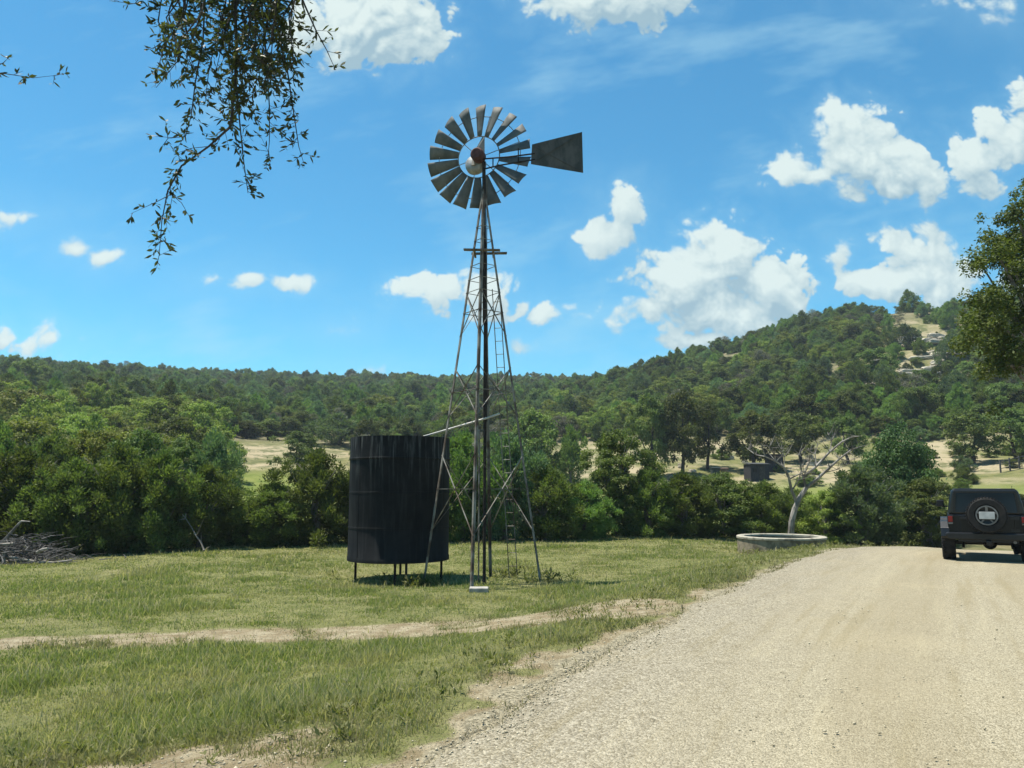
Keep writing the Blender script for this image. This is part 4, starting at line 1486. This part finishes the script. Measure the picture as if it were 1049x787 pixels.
def build_brush():
    rd = random.Random(9)
    Y = 23.6
    c = pix(18, 590, Y)
    z0 = gz(c.x, Y)
    # the tangle of twigs nobody could count
    b = MB()
    for k in range(520):
        x_ = rd.gauss(0, 0.75)
        hmax = 0.86 * max(0.12, 1 - abs(x_) / 1.75)
        p = Vector((x_, rd.gauss(0, 0.55), abs(rd.random() ** 1.3) * hmax))
        an = rd.uniform(0, 2 * PI)
        L = rd.uniform(0.25, 0.8)
        d = Vector((math.cos(an), math.sin(an) * 0.8, rd.uniform(-0.35, 0.4))) * L
        r_ = rd.uniform(0.006, 0.022)
        q = p + d * 0.5 + Vector((rd.uniform(-.1, .1), rd.uniform(-.1, .1), rd.uniform(-.05, .1)))
        e_ = p + d
        for v in (p, q, e_):
            v.z = max(v.z, 0.02)
        b.tube([p, q, e_], [r_, r_ * 0.8, r_ * 0.35], 5)
    o = b.build('brush_pile', M['grey_wood'], None, True, loc=(c.x, Y, z0))
    tag(o, 'tangle of grey dead twigs heaped at the field edge', 'brush pile', kind='stuff')
    labs = ['thick grey log jutting from the brush pile towards the field', 'pale log lying across the top of the brush pile',
            'grey log slanting across the front of the brush pile', 'forked grey log low at the right end of the brush pile',
            'short pale log end poking up from the brush pile', 'grey log at the cut left end of the brush pile',
            'upright pale stub in the front of the brush pile']
    LOGS = [[(0, 570), (18, 572), (40, 577)], [(-20, 560), (0, 558), (14, 557)], [(5, 590), (25, 584), (48, 575)], [(35, 588), (55, 582), (74, 574)],
            [(38, 566), (44, 563), (49, 562)], [(-25, 582), (-8, 576), (6, 570)], [(3, 580), (4, 572), (4.5, 566)]]
    for lab, pts in zip(labs, LOGS):
        dy = rd.uniform(-0.75, -0.25)
        P = [pix(p[0], p[1], Y + dy) for p in pts]
        for v in P:
            v.z = max(v.z, gz(v.x, v.y) + 0.05)
        r_ = rd.uniform(0.035, 0.06)
        lo = MB().tube([v - P[0] for v in P], [r_, r_ * 0.9, r_ * 0.7], 8).build('log', M['dead_wood'], None, True, loc=P[0])
        tag(lo, lab, 'log', 'logs in the brush pile')
    P = [pix(p[0], p[1], Y + 0.4) for p in ((-8, 572), (2, 556), (11, 546), (19, 537), (22, 534), (31, 534.5))]
    lb = MB().tube([v - P[0] for v in P], [0.06, 0.045, 0.04, 0.035, 0.028, 0.015], 8).build('dead_branch', M['dead_wood'], None, True, loc=P[0])
    tag(lb, 'long bent pale dead branch rising out of the brush pile', 'branch')
    Y2 = 27.3
    for pts, lab in (([(190, 531), (196, 540), (201, 549), (206, 556), (209, 564)], 'bleached dead branch leaning in the juniper at the field edge'),):
        P = [pix(p[0], p[1], Y2 - 0.12 * i) for i, p in enumerate(pts)]
        b = MB().tube([v - P[-1] for v in P], [0.012 + 0.006 * i for i in range(len(P))], 7)
        for k in range(9):
            i = rd.randrange(len(P))
            v = Vector((rd.uniform(-1, 1), rd.uniform(-.6, .2), rd.uniform(-.4, 1))) * rd.uniform(0.25, 0.6)
            b.tube([P[i] - P[-1], P[i] - P[-1] + v * .6, P[i] - P[-1] + v], [0.018, 0.012, 0.005], 5)
        lb = b.build('fallen_branch', M['dead_wood'], None, True, loc=P[-1])
        tag(lb, lab, 'branch')


build_brush()


# ------------------------------------------------------------------ sheds, fence and rocks on the far slope
def build_far_things():
    m = plain('weathered_plank', (0.014, 0.014, 0.016), (0.04, 0.038, 0.038), 3, 0.9, stretch=(6, 6, 0.5))
    mr = plain('red_brown_board', (0.13, 0.07, 0.05), (0.20, 0.12, 0.09), 3, 0.9)
    mg = plain('dark_green_paint', (0.016, 0.026, 0.022), (0.03, 0.04, 0.034), 3, 0.8)
    ml = plain('grey_tin_roof', (0.05, 0.05, 0.053), (0.09, 0.09, 0.092), 3, 0.6, 0.1)

    def hut(name, lab, cat, px0, px1, py0, py1, d, mw, mroof, rz=0.0, door=True):
        a, b_ = pix(px0, py1, d), pix(px1, py0, d)
        cx = (a.x + b_.x) / 2
        w, hh = b_.x - a.x, b_.z - a.z
        zg = gz(cx, d)
        o = thing(name, lab, cat, (cx, d, zg), rz)
        hh = b_.z - zg
        MB().box((0, 0, hh / 2 - 0.3), (w, w * 0.8, hh + 0.6)).build('wall', mw, o)
        q = Matrix.Rotation(R(5), 3, 'X')
        MB().box((0, 0, hh + 0.06), (w * 1.1, w * 0.95, 0.09), q).build('roof', mroof, o)
        if door:
            MB().box((w * 0.12, -w * 0.4 - 0.012, hh * 0.42), (w * 0.32, 0.03, hh * 0.8)).build('door', M['dark_bark'], o)
            MB().box((-w * 0.28, -w * 0.4 - 0.012, hh * 0.6), (w * 0.22, 0.03, hh * 0.26)).build('window', M['dark_steel'], o)
        return o
    hut('shed', 'weathered dark plank shed under the oak on the pale slope', 'shed', 765, 784.5, 475.5, 486, 92, m, ml, 0.15)
    hut('shed', 'higher dark shed set behind the plank shed, showing above it', 'shed', 785, 801, 466.5, 478, 97, m, m, -0.2)
    hut('feed_box', 'small dark green box hut left of the red brown crate', 'hut', 729, 736.5, 480, 488, 86, mg, mg, 0.1, False)
    hut('crate', 'small red brown wooden crate right of the green box hut', 'crate', 737.5, 745.5, 480.5, 487.5, 86.5, mr, mr, 0.0, False)
    # rail fence at the right
    d = 84
    fl = []
    a, b_ = pix(1024, 470, d), pix(1092, 470, d)
    zg = gz(a.x, d)
    f = thing('rail_fence', 'grey wooden rail fence on the pale slope behind the jeep', 'fence', (a.x, d, zg))
    n = 6
    tops = []
    for i in range(n + 1):
        x_ = (b_.x - a.x) * i / n
        g_ = gz(a.x + x_, d + 0.25 * i) - zg
        MB().box((x_, 0.25 * i, g_ + 0.55), (0.13, 0.13, 1.7)).build('post', M['grey_wood'], f)
        tops.append(Vector((x_, 0.25 * i - 0.09, g_)))
    for hgt in (0.45, 0.85, 1.25):
        for p, q in zip(tops[:-1], tops[1:]):
            MB().bar(p + Vector((0, 0, hgt)), q + Vector((0, 0, hgt)), 0.10, 0.05).build('rail', M['grey_wood'], f)
    # a long grey fallen trunk
    P = [pix(p[0], p[1], 74) for p in ((998, 484), (1010, 483), (1024, 484))]
    for v in P:
        v.z = gz(v.x, v.y) + 0.22
    lo = MB().tube([v - P[0] for v in P], [0.26, 0.24, 0.17], 9).build('fallen_log', M['dead_wood'], None, True, loc=P[0])
    tag(lo, 'long grey fallen log lying on pale ground above the jeep', 'log')
    # limestone ledges and boulders
    ms = plain('limestone', (0.27, 0.235, 0.175), (0.47, 0.43, 0.34), 1.2, 0.95, bump=0.6, stretch=(1, 1, 3))
    rd = random.Random(12)
    import bmesh

    def rock(name, lab, cat, px, py, w, hgt, dep, group):
        # walk outwards until the ground meets this line of sight
        dd = 70.0
        while dd < 270:
            q = pix(px, py, dd)
            if gz(q.x, dd) >= q.z:
                break
            dd += 0.8
        x_ = pix(px, py, dd).x
        zg = gz(x_, dd)
        bm = bmesh.new()
        bmesh.ops.create_icosphere(bm, subdivisions=3, radius=1.0)
        for v in bm.verts:
            c = v.co
            k = 1.0 / max(abs(c.x), abs(c.y), abs(c.z)) * 0.62 + 0.38
            nz = rd.uniform(0.93, 1.07)
            v.co = Vector((c.x * k * nz * w / 2, c.y * k * nz * dep / 2, c.z * k * nz * hgt / 2))
        me = bpy.data.meshes.new(name); bm.to_mesh(me); bm.free()
        me.materials.append(ms)
        o = obj(name, me, None, (x_, dd, zg + hgt * 0.12))
        o.rotation_euler = (rd.uniform(-.1, .1), rd.uniform(-.08, .08), rd.uniform(-.35, .35))
        tag(o, lab, cat, group)
    for i in range(26):
        px = rd.gauss(945, 26); py = rd.uniform(346, 408)
        rock('limestone_ledge', 'pale limestone ledge breaking through the scrub near the top of the right hill', 'rock', px, py, rd.uniform(2.5, 7.5), rd.uniform(0.7, 1.6), rd.uniform(1.2, 2.5), 'limestone ledges high on the right hill')
    for i in range(12):
        px = rd.uniform(690, 880); py = rd.uniform(462, 488)
        rock('boulder', 'pale boulder lying on the open slope behind the bushes', 'rock', px, py, rd.uniform(0.5, 1.6), rd.uniform(0.4, 0.9), rd.uniform(0.5, 1.2), 'boulders on the open slope')


build_far_things()


# ------------------------------------------------------------------ jeep seen from behind
def build_jeep():
    D0 = 18.2
    p = pix(1014, 574, D0)
    hd = math.atan2(p.x, D0 + 1.0) - R(1.0)
    z0 = gz(p.x + 0.6, D0 + 1.0) + 0.012
    j = thing('off_road_vehicle', 'black boxy jeep with rear spare wheel driving away on the gravel road', 'jeep', (p.x, D0, z0), -hd)
    paint = plain('black_paint', (0.003, 0.004, 0.005), (0.005, 0.0062, 0.0075), 2, 0.3, 0.0, spec=0.3)
    trim = plain('black_plastic', (0.0035, 0.0042, 0.005), (0.006, 0.007, 0.008), 8, 0.4, spec=0.45)
    top_m = plain('dark_grey_top', (0.007, 0.009, 0.010), (0.011, 0.013, 0.015), 3, 0.3, spec=0.55)
    rub = plain('tyre_rubber', (0.006, 0.006, 0.006), (0.02, 0.018, 0.015), 5, 0.85)
    rim = plain('wheel_metal', (0.13, 0.13, 0.13), (0.22, 0.22, 0.22), 5, 0.4, 0.6)
    red = plain('tail_lamp_red', (0.16, 0.008, 0.010), (0.22, 0.012, 0.013), 5, 0.2)
    wht = plain('plate_white', (0.36, 0.37, 0.36), (0.48, 0.48, 0.47), 5, 0.5)
    gls, t, out = new_mat('dark_glass')
    b = t.new('ShaderNodeBsdfPrincipled', {'Base Color': rgb(0.010, 0.026, 0.042), 'Roughness': 0.08, 'Specular IOR Level': 0.3})
    t.l.new(b.outputs[0], out.inputs[0])
    # local frame: x right, y forward (rear face at y=0), z up; wheels on z=0
    # tub with a gently tapered section
    sec = [(-0.77, 0.56), (0.77, 0.56), (0.80, 0.72), (0.785, 1.08), (-0.785, 1.08), (-0.80, 0.72)]
    MB().prism(sec, 0.0, 2.45).build('body', paint, j, bevel=0.03)
    MB().prism([(-0.62, 0.60), (0.62, 0.60), (0.66, 1.06), (-0.66, 1.06)], 2.452, 3.75).build('bonnet', paint, j, bevel=0.04)
    MB().box((0, 3.78, 0.82), (1.18, 0.05, 0.44)).build('grille', trim, j, bevel=0.02)
    # hard top with window openings as inset panes
    ht = [(-0.775, 1.083), (0.775, 1.083), (0.735, 1.35), (0.68, 1.60), (0.64, 1.665), (-0.64, 1.665), (-0.68, 1.60), (-0.735, 1.35)]
    MB().prism(ht, 0.03, 1.95).build('hard_top', top_m, j, bevel=0.035)
    MB().box((0, 0.99, 1.668), (1.24, 1.86, 0.03)).build('roof', top_m, j, bevel=0.016)
    rw = [(-0.625, 1.12), (0.625, 1.12), (0.585, 1.575), (-0.585, 1.575)]
    MB().prism(rw, 0.012, 0.05).build('rear_window', gls, j, bevel=0.008)
    fr = MB()
    for (a, c) in (((-0.66, 1.10), (-0.61, 1.60)), ((0.66, 1.10), (0.61, 1.60))):
        fr.bar((a[0], 0.018, a[1]), (c[0], 0.018, c[1]), 0.035, 0.03)
    fr.bar((-0.64, 0.018, 1.60), (0.64, 0.018, 1.60), 0.035, 0.03)
    fr.build('window_frame', trim, j)
    for s_ in (-1, 1):
        MB().prism([(s_ * 0.752, 1.14), (s_ * 0.766, 1.14), (s_ * 0.716, 1.55), (s_ * 0.702, 1.55)], 0.25, 0.95).build('side_window', gls, j)
        MB().prism([(s_ * 0.752, 1.14), (s_ * 0.766, 1.14), (s_ * 0.716, 1.55), (s_ * 0.702, 1.55)], 1.05, 1.8).build('side_window', gls, j)
    # windscreen
    MB().box((0, 2.12, 1.36), (1.36, 0.05, 0.60), Matrix.Rotation(R(22), 3, 'X')).build('windscreen', gls, j, bevel=0.01)
    MB().box((0, 0.0, 0.83), (1.1, 0.03, 0.44)).build('tailgate', paint, j, bevel=0.012)
    tg = MB()
    for z_ in (0.72, 1.0):
        tg.box((0.56, -0.022, z_), (0.16, 0.03, 0.06))
    tg.build('hinge', trim, j)
    MB().box((-0.46, -0.03, 0.98), (0.16, 0.03, 0.045)).build('handle', trim, j, bevel=0.008)
    # lamps
    for s_ in (-1, 1):
        l_ = MB().box((s_ * 0.735, -0.025, 0.945), (0.13, 0.07, 0.22)).build('lamp_housing', trim, j, bevel=0.012)
        MB().box((s_ * 0.735, -0.066, 0.965), (0.095, 0.02, 0.13)).build('tail_light', red, l_, bevel=0.008)
        MB().box((s_ * 0.735, -0.066, 0.87), (0.095, 0.02, 0.03)).build('reverse_light', rim, l_)
    # fender flares, front and rear: arched strips above the tyres
    def flare(s_, y):
        b_ = MB()
        pts = [(-0.56, 0.56), (-0.50, 0.76), (-0.30, 0.90), (0.0, 0.93), (0.32, 0.90), (0.52, 0.76), (0.60, 0.56)]
        inner = [(q[0] * 0.90, q[1] - 0.06) for q in pts]
        x0, x1 = (0.77, 0.955)
        for (xa, ring) in ((x0, pts), (x1, pts), (x1, inner), (x0, inner)):
            for (yy_, zz_) in ring:
                b_.v.append((s_ * xa, y + yy_, zz_))
        k = len(pts)
        for r_ in range(4):
            for i in range(k - 1):
                a, c = r_ * k + i, ((r_ + 1) % 4) * k + i
                b_.f.append((a, a + 1, c + 1, c))
        for i in (0, k - 1):
            b_.f.append((i, k + i, 2 * k + i, 3 * k + i))
        b_.build('fender_flare', trim, j, bevel=0.012)

    def wheel(cx, cy, cz, axis, nm='wheel', r_=0.405, wd=0.29, parent=None):
        prof = [(r_ * 0.58, -wd * 0.42), (r_ * 0.62, -wd * 0.5), (r_ * 0.90, -wd * 0.5), (r_ * 0.98, -wd * 0.40), (r_, -wd * 0.22), (r_, wd * 0.22), (r_ * 0.98, wd * 0.40), (r_ * 0.90, wd * 0.5), (r_ * 0.62, wd * 0.5), (r_ * 0.58, wd * 0.42)]
        ty = MB().lathe(prof, 40, axis)
        # tread blocks
        for k in range(40):
            a = 2 * PI * k / 40
            for s2 in (-1, 1):
                u = (math.cos(a), math.sin(a))
                off = s2 * wd * 0.31
                rot_ = Matrix.Rotation(-a, 3, 'X') if axis == 'x' else None
                if axis == 'x':
                    q = Matrix.Rotation(a, 3, 'X')
                    ty.box((off, u[0] * (r_ + 0.004), u[1] * (r_ + 0.004)), (wd * 0.30, 0.026, 0.034), q)
                else:
                    q = Matrix.Rotation(-a, 3, 'Y')
                    ty.box((u[0] * (r_ + 0.004), off, u[1] * (r_ + 0.004)), (0.026, wd * 0.30, 0.034), q)
        w_ = ty.build(nm, rub, parent or j, False, loc=(cx, cy, cz))
        rm = MB().lathe([(0, -wd * 0.30), (r_ * 0.30, -wd * 0.32), (r_ * 0.50, -wd * 0.36), (r_ * 0.60, -wd * 0.43), (r_ * 0.60, wd * 0.43), (r_ * 0.50, wd * 0.36), (r_ * 0.3, wd * 0.32), (0, wd * 0.30)], 36, axis)
        rm.build('rim', rim if nm != 'spare_wheel' else trim, w_, True)
        return w_
    for s_ in (-1, 1):
        for y_ in (0.50, 2.92):
            flare(s_, y_)
            wheel(s_ * 0.81, y_, 0.40, 'x')
    sw = wheel(0.0, -0.20, 1.07, 'y', 'spare_wheel', 0.41, 0.26)
    MB().lathe([(0.195, -0.145), (0.225, -0.145), (0.225, -0.125), (0.195, -0.125)], 40, 'y', closed=True).build('rim_ring', rim, sw, True)
    for k in range(5):
        a = 2 * PI * k / 5 + PI / 2
        u = Vector((math.cos(a), 0, math.sin(a)))
        MB().bar(u * 0.05 + Vector((0, -0.125, 0)), u * 0.20 + Vector((0, -0.132, 0)), 0.05, 0.03).build('spoke', rim, sw)
    pl = MB().box((0, -0.17, 0.0), (0.31, 0.012, 0.165)).build('license_plate', wht, sw, bevel=0.004)
    MB().box((0, -0.158, 0.0), (0.33, 0.01, 0.185)).build('plate_holder', trim, pl)
    # bumper, hitch, axle, exhaust
    MB().prism([(-0.86, 0.56), (-0.80, 0.50), (0.80, 0.50), (0.86, 0.56), (0.86, 0.64), (0.80, 0.66), (-0.80, 0.66), (-0.86, 0.64)], -0.17, -0.02).build('bumper', trim, j, bevel=0.025)
    MB().box((0, 0.2, 0.50), (1.2, 0.6, 0.1)).build('frame', trim, j)
    MB().tube([(-0.68, 0.50, 0.40), (0.68, 0.50, 0.40)], 0.05, 10).build('rear_axle', trim, j, True)
    MB().lathe([(0, -0.16), (0.08, -0.15), (0.15, -0.06), (0.15, 0.06), (0.08, 0.15), (0, 0.16)], 14, 'y', (0.05, 0.5, 0.40)).build('differential', trim, j, True)
    MB().box((0.0, -0.16, 0.44), (0.1, 0.22, 0.09)).build('hitch', trim, j, bevel=0.01)
    MB().tube([(0.52, -0.12, 0.46), (0.52, 0.3, 0.47)], 0.035, 10).build('exhaust', rim, j, True)
    for s_ in (-1, 1):
        MB().tube([(s_ * 0.5, 0.42, 0.28), (s_ * 0.47, 0.5, 0.62)], 0.03, 8).build('shock_absorber', trim, j, True)
        mi = MB().box((s_ * 0.93, 2.0, 1.30), (0.17, 0.10, 0.17)).build('mirror', trim, j, bevel=0.02)
        MB().box((s_ * 0.83, 2.02, 1.22), (0.12, 0.04, 0.04)).build('mirror_arm', trim, mi)
    # roll bar seen through the glass is hidden by its tint; antenna
    MB().tube([(0.70, 2.5, 1.05), (0.72, 2.48, 1.75)], 0.006, 5).build('antenna', trim, j)


build_jeep()


# ------------------------------------------------------------------ right edge oak
def build_right_oak():
    Y = 22.0
    tx = pix(1122, 500, Y).x
    z0 = gz(tx, Y)
    o = thing('oak_tree', 'large sunlit oak reaching in from the right side above the jeep', 'tree', (tx, Y, z0))
    rg = np.random.default_rng(77)
    # lobes placed by hand around the visible outline
    lob = []
    for (px, py, rp) in ((1040, 225, 26), (1060, 215, 40), (1028, 262, 30), (1018, 300, 30), (1008, 335, 24), (1022, 352, 34), (1045, 300, 55), (1042, 366, 26), (1075, 345, 55),
                         (1100, 270, 70), (1100, 210, 50), (1150, 260, 80), (1150, 340, 80), (1085, 385, 36), (1200, 320, 70), (1020, 372, 12), (1000, 318, 14), (1055, 196, 16), (1046, 262, 26), (1060, 285, 34), (1048, 330, 34), (1036, 245, 20)):
        for k in range(int(4 + rp * 0.28)):
            d = rg.uniform(-1.7, 1.7)
            q = pix(px + rg.normal(0, rp * 0.48), py + rg.normal(0, rp * 0.48), Y + d)
            lob.append((q.x - tx, q.y - Y, q.z - z0, (0.16 + 0.22 * rg.random()) * (1.0 if rp < 60 else 1.5)))
    lob = np.array(lob)
    n = 60000
    w_ = lob[:, 3] ** 2
    ci = rg.choice(len(lob), n, p=w_ / w_.sum())
    d = unit(rg.normal(size=(n, 3)))
    c = lob[ci, :3] + d * (lob[ci, 3] * rg.random(n) ** 0.42)[:, None]
    nrm = unit(d * 0.5 + np.array([0, 0, 0.6]) + rg.normal(0, 0.5, (n, 3)))
    axis = unit(np.cross(nrm, rg.normal(size=(n, 3))))
    V, F = leaf_quads(c, axis, nrm, rg.uniform(0.07, 0.15, n), rg.uniform(0.04, 0.075, n))
    tc = np.clip(rg.normal(0.5, 0.25, len(lob)), 0, 1)
    obj('crown', mesh_np('crown', V, F, M['sunny_oak'], {'tint': np.repeat(np.clip(tc[ci] + rg.normal(0, .12, n), 0, 1), 4)}), o)
    b = MB()
    b.tube([(0, 0, -0.2), (0.1, 0.1, 1.4), (0.0, 0.1, 3.0), (-0.1, 0, 5.2), (-0.2, 0, 7.5)], [0.34, 0.28, 0.25, 0.19, 0.08], 10)
    rd = random.Random(6)
    for i in range(0, len(lob), 6):
        q = Vector(lob[i, :3])
        s_ = Vector((0, 0.1, rd.uniform(2.4, 5.5)))
        b.tube([s_, s_.lerp(q, 0.5) + Vector((0, 0, -0.15)), q], [0.11, 0.06, 0.02], 6)
    b.build('trunk', M['bark'], o, True)


build_right_oak()


# ------------------------------------------------------------------ near live oak whose bough hangs into the top left
def build_near_oak():
    rd = random.Random(21)
    base = Vector((-5.6, 1.2, 0))
    z0 = gz(base.x, base.y)
    o = thing('live_oak_tree', 'live oak bough with small leathery leaves hanging down over the top left', 'tree', (base.x, base.y, z0))
    off = Vector((base.x, base.y, z0))
    Yb = 4.1
    stems, leaves = [], []

    def stem(pts, ra, rb, dy=0.0, jd=0.10):
        P, y_ = [], Yb + dy
        for p in pts:
            P.append(pix(p[0], p[1], y_))
            y_ += rd.uniform(-jd, jd)
        stems.append((P, ra, rb))
        return P

    def leafy(P, density=1.0, twig=0.10):
        """twigs with leaves along the stem P"""
        for a, b in zip(P[:-1], P[1:]):
            L = (b - a).length
            k = max(1, int(L / 0.022 * density))
            for i in range(k):
                q = a.lerp(b, rd.random())
                d = (b - a).normalized() * 0.7 + Vector((rd.gauss(0, .85), rd.gauss(0, .7), rd.gauss(0.15, .65)))
                d.normalize()
                tl = twig * rd.uniform(0.35, 1.2)
                e_ = q + d * tl
                stems.append(([q, e_], 0.0018, 0.0008))
                for m_ in range(rd.randint(4, 7)):
                    f = rd.uniform(0.15, 1.05)
                    ld = (d * 0.8 + Vector((rd.gauss(0, .6), rd.gauss(0, .6), rd.gauss(0.1, .55)))).normalized()
                    leaves.append((q + d * tl * f, ld))
    main = [
        ([(236, -60), (240, 0), (243, 50), (240, 95), (236, 130), (214, 150), (186, 170), (172, 195), (166, 225), (163, 262)], 0.012, 0.002, 0.0, 1.0),
        ([(262, -50), (282, 20), (294, 70), (300, 110), (306, 150), (312, 170)], 0.008, 0.0015, 0.1, 0.75),
        ([(290, -50), (312, 5), (324, 32), (335, 52), (342, 68)], 0.007, 0.0015, -0.1, 0.65),
        ([(182, -50), (166, -5), (162, 22), (172, 42), (182, 64)], 0.007, 0.0015, 0.15, 0.9),
        ([(241, 80), (246, 130), (249, 160), (254, 198)], 0.006, 0.0015, 0.05, 0.9),
        ([(160, -50), (150, -10), (138, 4), (112, 1)], 0.005, 0.0012, 0.1, 0.55),
        ([(212, -40), (208, 40), (200, 85), (196, 118), (190, 140), (172, 142)], 0.007, 0.0015, -0.05, 1.0),
        ([(266, -20), (273, 60), (276, 110), (276, 145), (274, 165)], 0.007, 0.0015, 0.12, 0.9),
        ([(174, 200), (158, 208), (134, 219)], 0.003, 0.001, 0.0, 0.45),
        ([(172, 196), (186, 208), (194, 222)], 0.003, 0.001, 0.05, 0.25),
        ([(215, 150), (196, 152), (178, 158)], 0.003, 0.001, 0.0, 0.35),
    ]
    for pts, ra, rb, dy, dens in main:
        P = stem(pts, ra, rb, dy, 0.05)
        leafy(P, dens)
    # the dense heart of the bough
    for k in range(29):
        x0 = rd.uniform(165, 305)
        ylow = 112 - abs(x0 - 240) * 0.70 + rd.uniform(-30, 22)
        dy = rd.uniform(-0.35, 0.4)
        pts = [(x0 + rd.uniform(-45, 45), -45), (x0 + rd.uniform(-16, 16), ylow * 0.2), (x0 + rd.uniform(-16, 16), ylow * 0.65), (x0 + rd.uniform(-30, 30), ylow)]
        P = stem(pts, 0.006, 0.0015, dy, 0.07)
        leafy(P, 0.8)
    # the sprig at the far left
    P = stem([(-60, 62), (-20, 72), (8, 76), (34, 80), (60, 77)], 0.005, 0.001, 0.3, 0.04)
    leafy(P, 0.55, 0.06)
    P = stem([(-10, 72), (4, 64), (8, 60)], 0.003, 0.001, 0.3, 0.02)
    leafy(P, 0.5, 0.05)
    bt = MB()
    for P, ra, rb in stems:
        bt.tube([q - off for q in P], [ra + (rb - ra) * i / (len(P) - 1) for i in range(len(P))], 4, cap=False)
    # trunk and the limb that carries the bough (above and beside the view)
    tr = MB()
    hi = pix(240, -60, Yb) - off
    tr.tube([(0, 0, -0.3), (0.05, 0, 1.2), (0.15, 0.1, 2.6), (0.5, 0.4, 3.8)], [0.30, 0.25, 0.22, 0.18], 12)
    tr.tube([(0.5, 0.4, 3.8), (1.4, 1.1, 4.6), (2.6, 2.0, 5.0), tuple(hi + Vector((-0.2, 0, 0.45))), tuple(hi + Vector((0.6, 0.3, 0.35)))], [0.17, 0.12, 0.085, 0.05, 0.02], 10)
    tr.tube([(0.5, 0.4, 3.8), (0.2, -0.3, 5.0), (-0.4, -0.9, 6.2)], [0.16, 0.10, 0.04], 9)
    for P, ra, rb in [s for s in stems if s[1] >= 0.005]:
        q = P[0] - off
        if P[0].x < -2.4:
            tr.tube([tuple(q), tuple(q.lerp(Vector((1.4, 1.1, 4.6)), 0.5) + Vector((0, 0, 0.1))), (1.4, 1.1, 4.6)], [ra, ra * 1.5, ra * 2.5], 5)
        else:
            tr.tube([tuple(q), tuple(q.lerp(hi, 0.5) + Vector((0, 0, 0.25))), tuple(hi + Vector((-0.1, 0, 0.44)))], [ra, ra * 1.2, ra * 1.6], 5)
    tr.build('trunk', M['bark'], o, True)
    bt.build('twig', M['dark_bark'], o)
    c = np.array([tuple(l[0] - off) for l in leaves]); ax = np.array([tuple(l[1]) for l in leaves])
    rg = np.random.default_rng(3)
    n = len(c)
    nrm = unit(rg.normal(0, 0.8, (n, 3)) + np.array([0, 0, 0.5]))
    ln, wd = rg.uniform(0.026, 0.054, n), rg.uniform(0.010, 0.017, n)
    side = unit(np.cross(ax, nrm)); nn = np.cross(side, ax)
    prof = ((0.0, 0.0, 0.0), (0.28, 0.42, 0.05), (0.62, 0.45, 0.07), (1.0, 0.0, -0.02), (0.62, -0.45, 0.07), (0.28, -0.42, 0.05))
    V = np.stack([c + ax * (ln * a_)[:, None] + side * (wd * b_)[:, None] + nn * (ln * c_ * rg.uniform(-1, 1.6, n))[:, None] for a_, b_, c_ in prof], 1).reshape(-1, 3)
    F = np.arange(len(V)).reshape(-1, 6)
    obj('foliage', mesh_np('foliage', V, F, M['near_leaf'], {'tint': np.repeat(np.clip(rg.normal(0.4, 0.27, n), 0, 1), 6)}), o)
    print('near leaves', n)


build_near_oak()
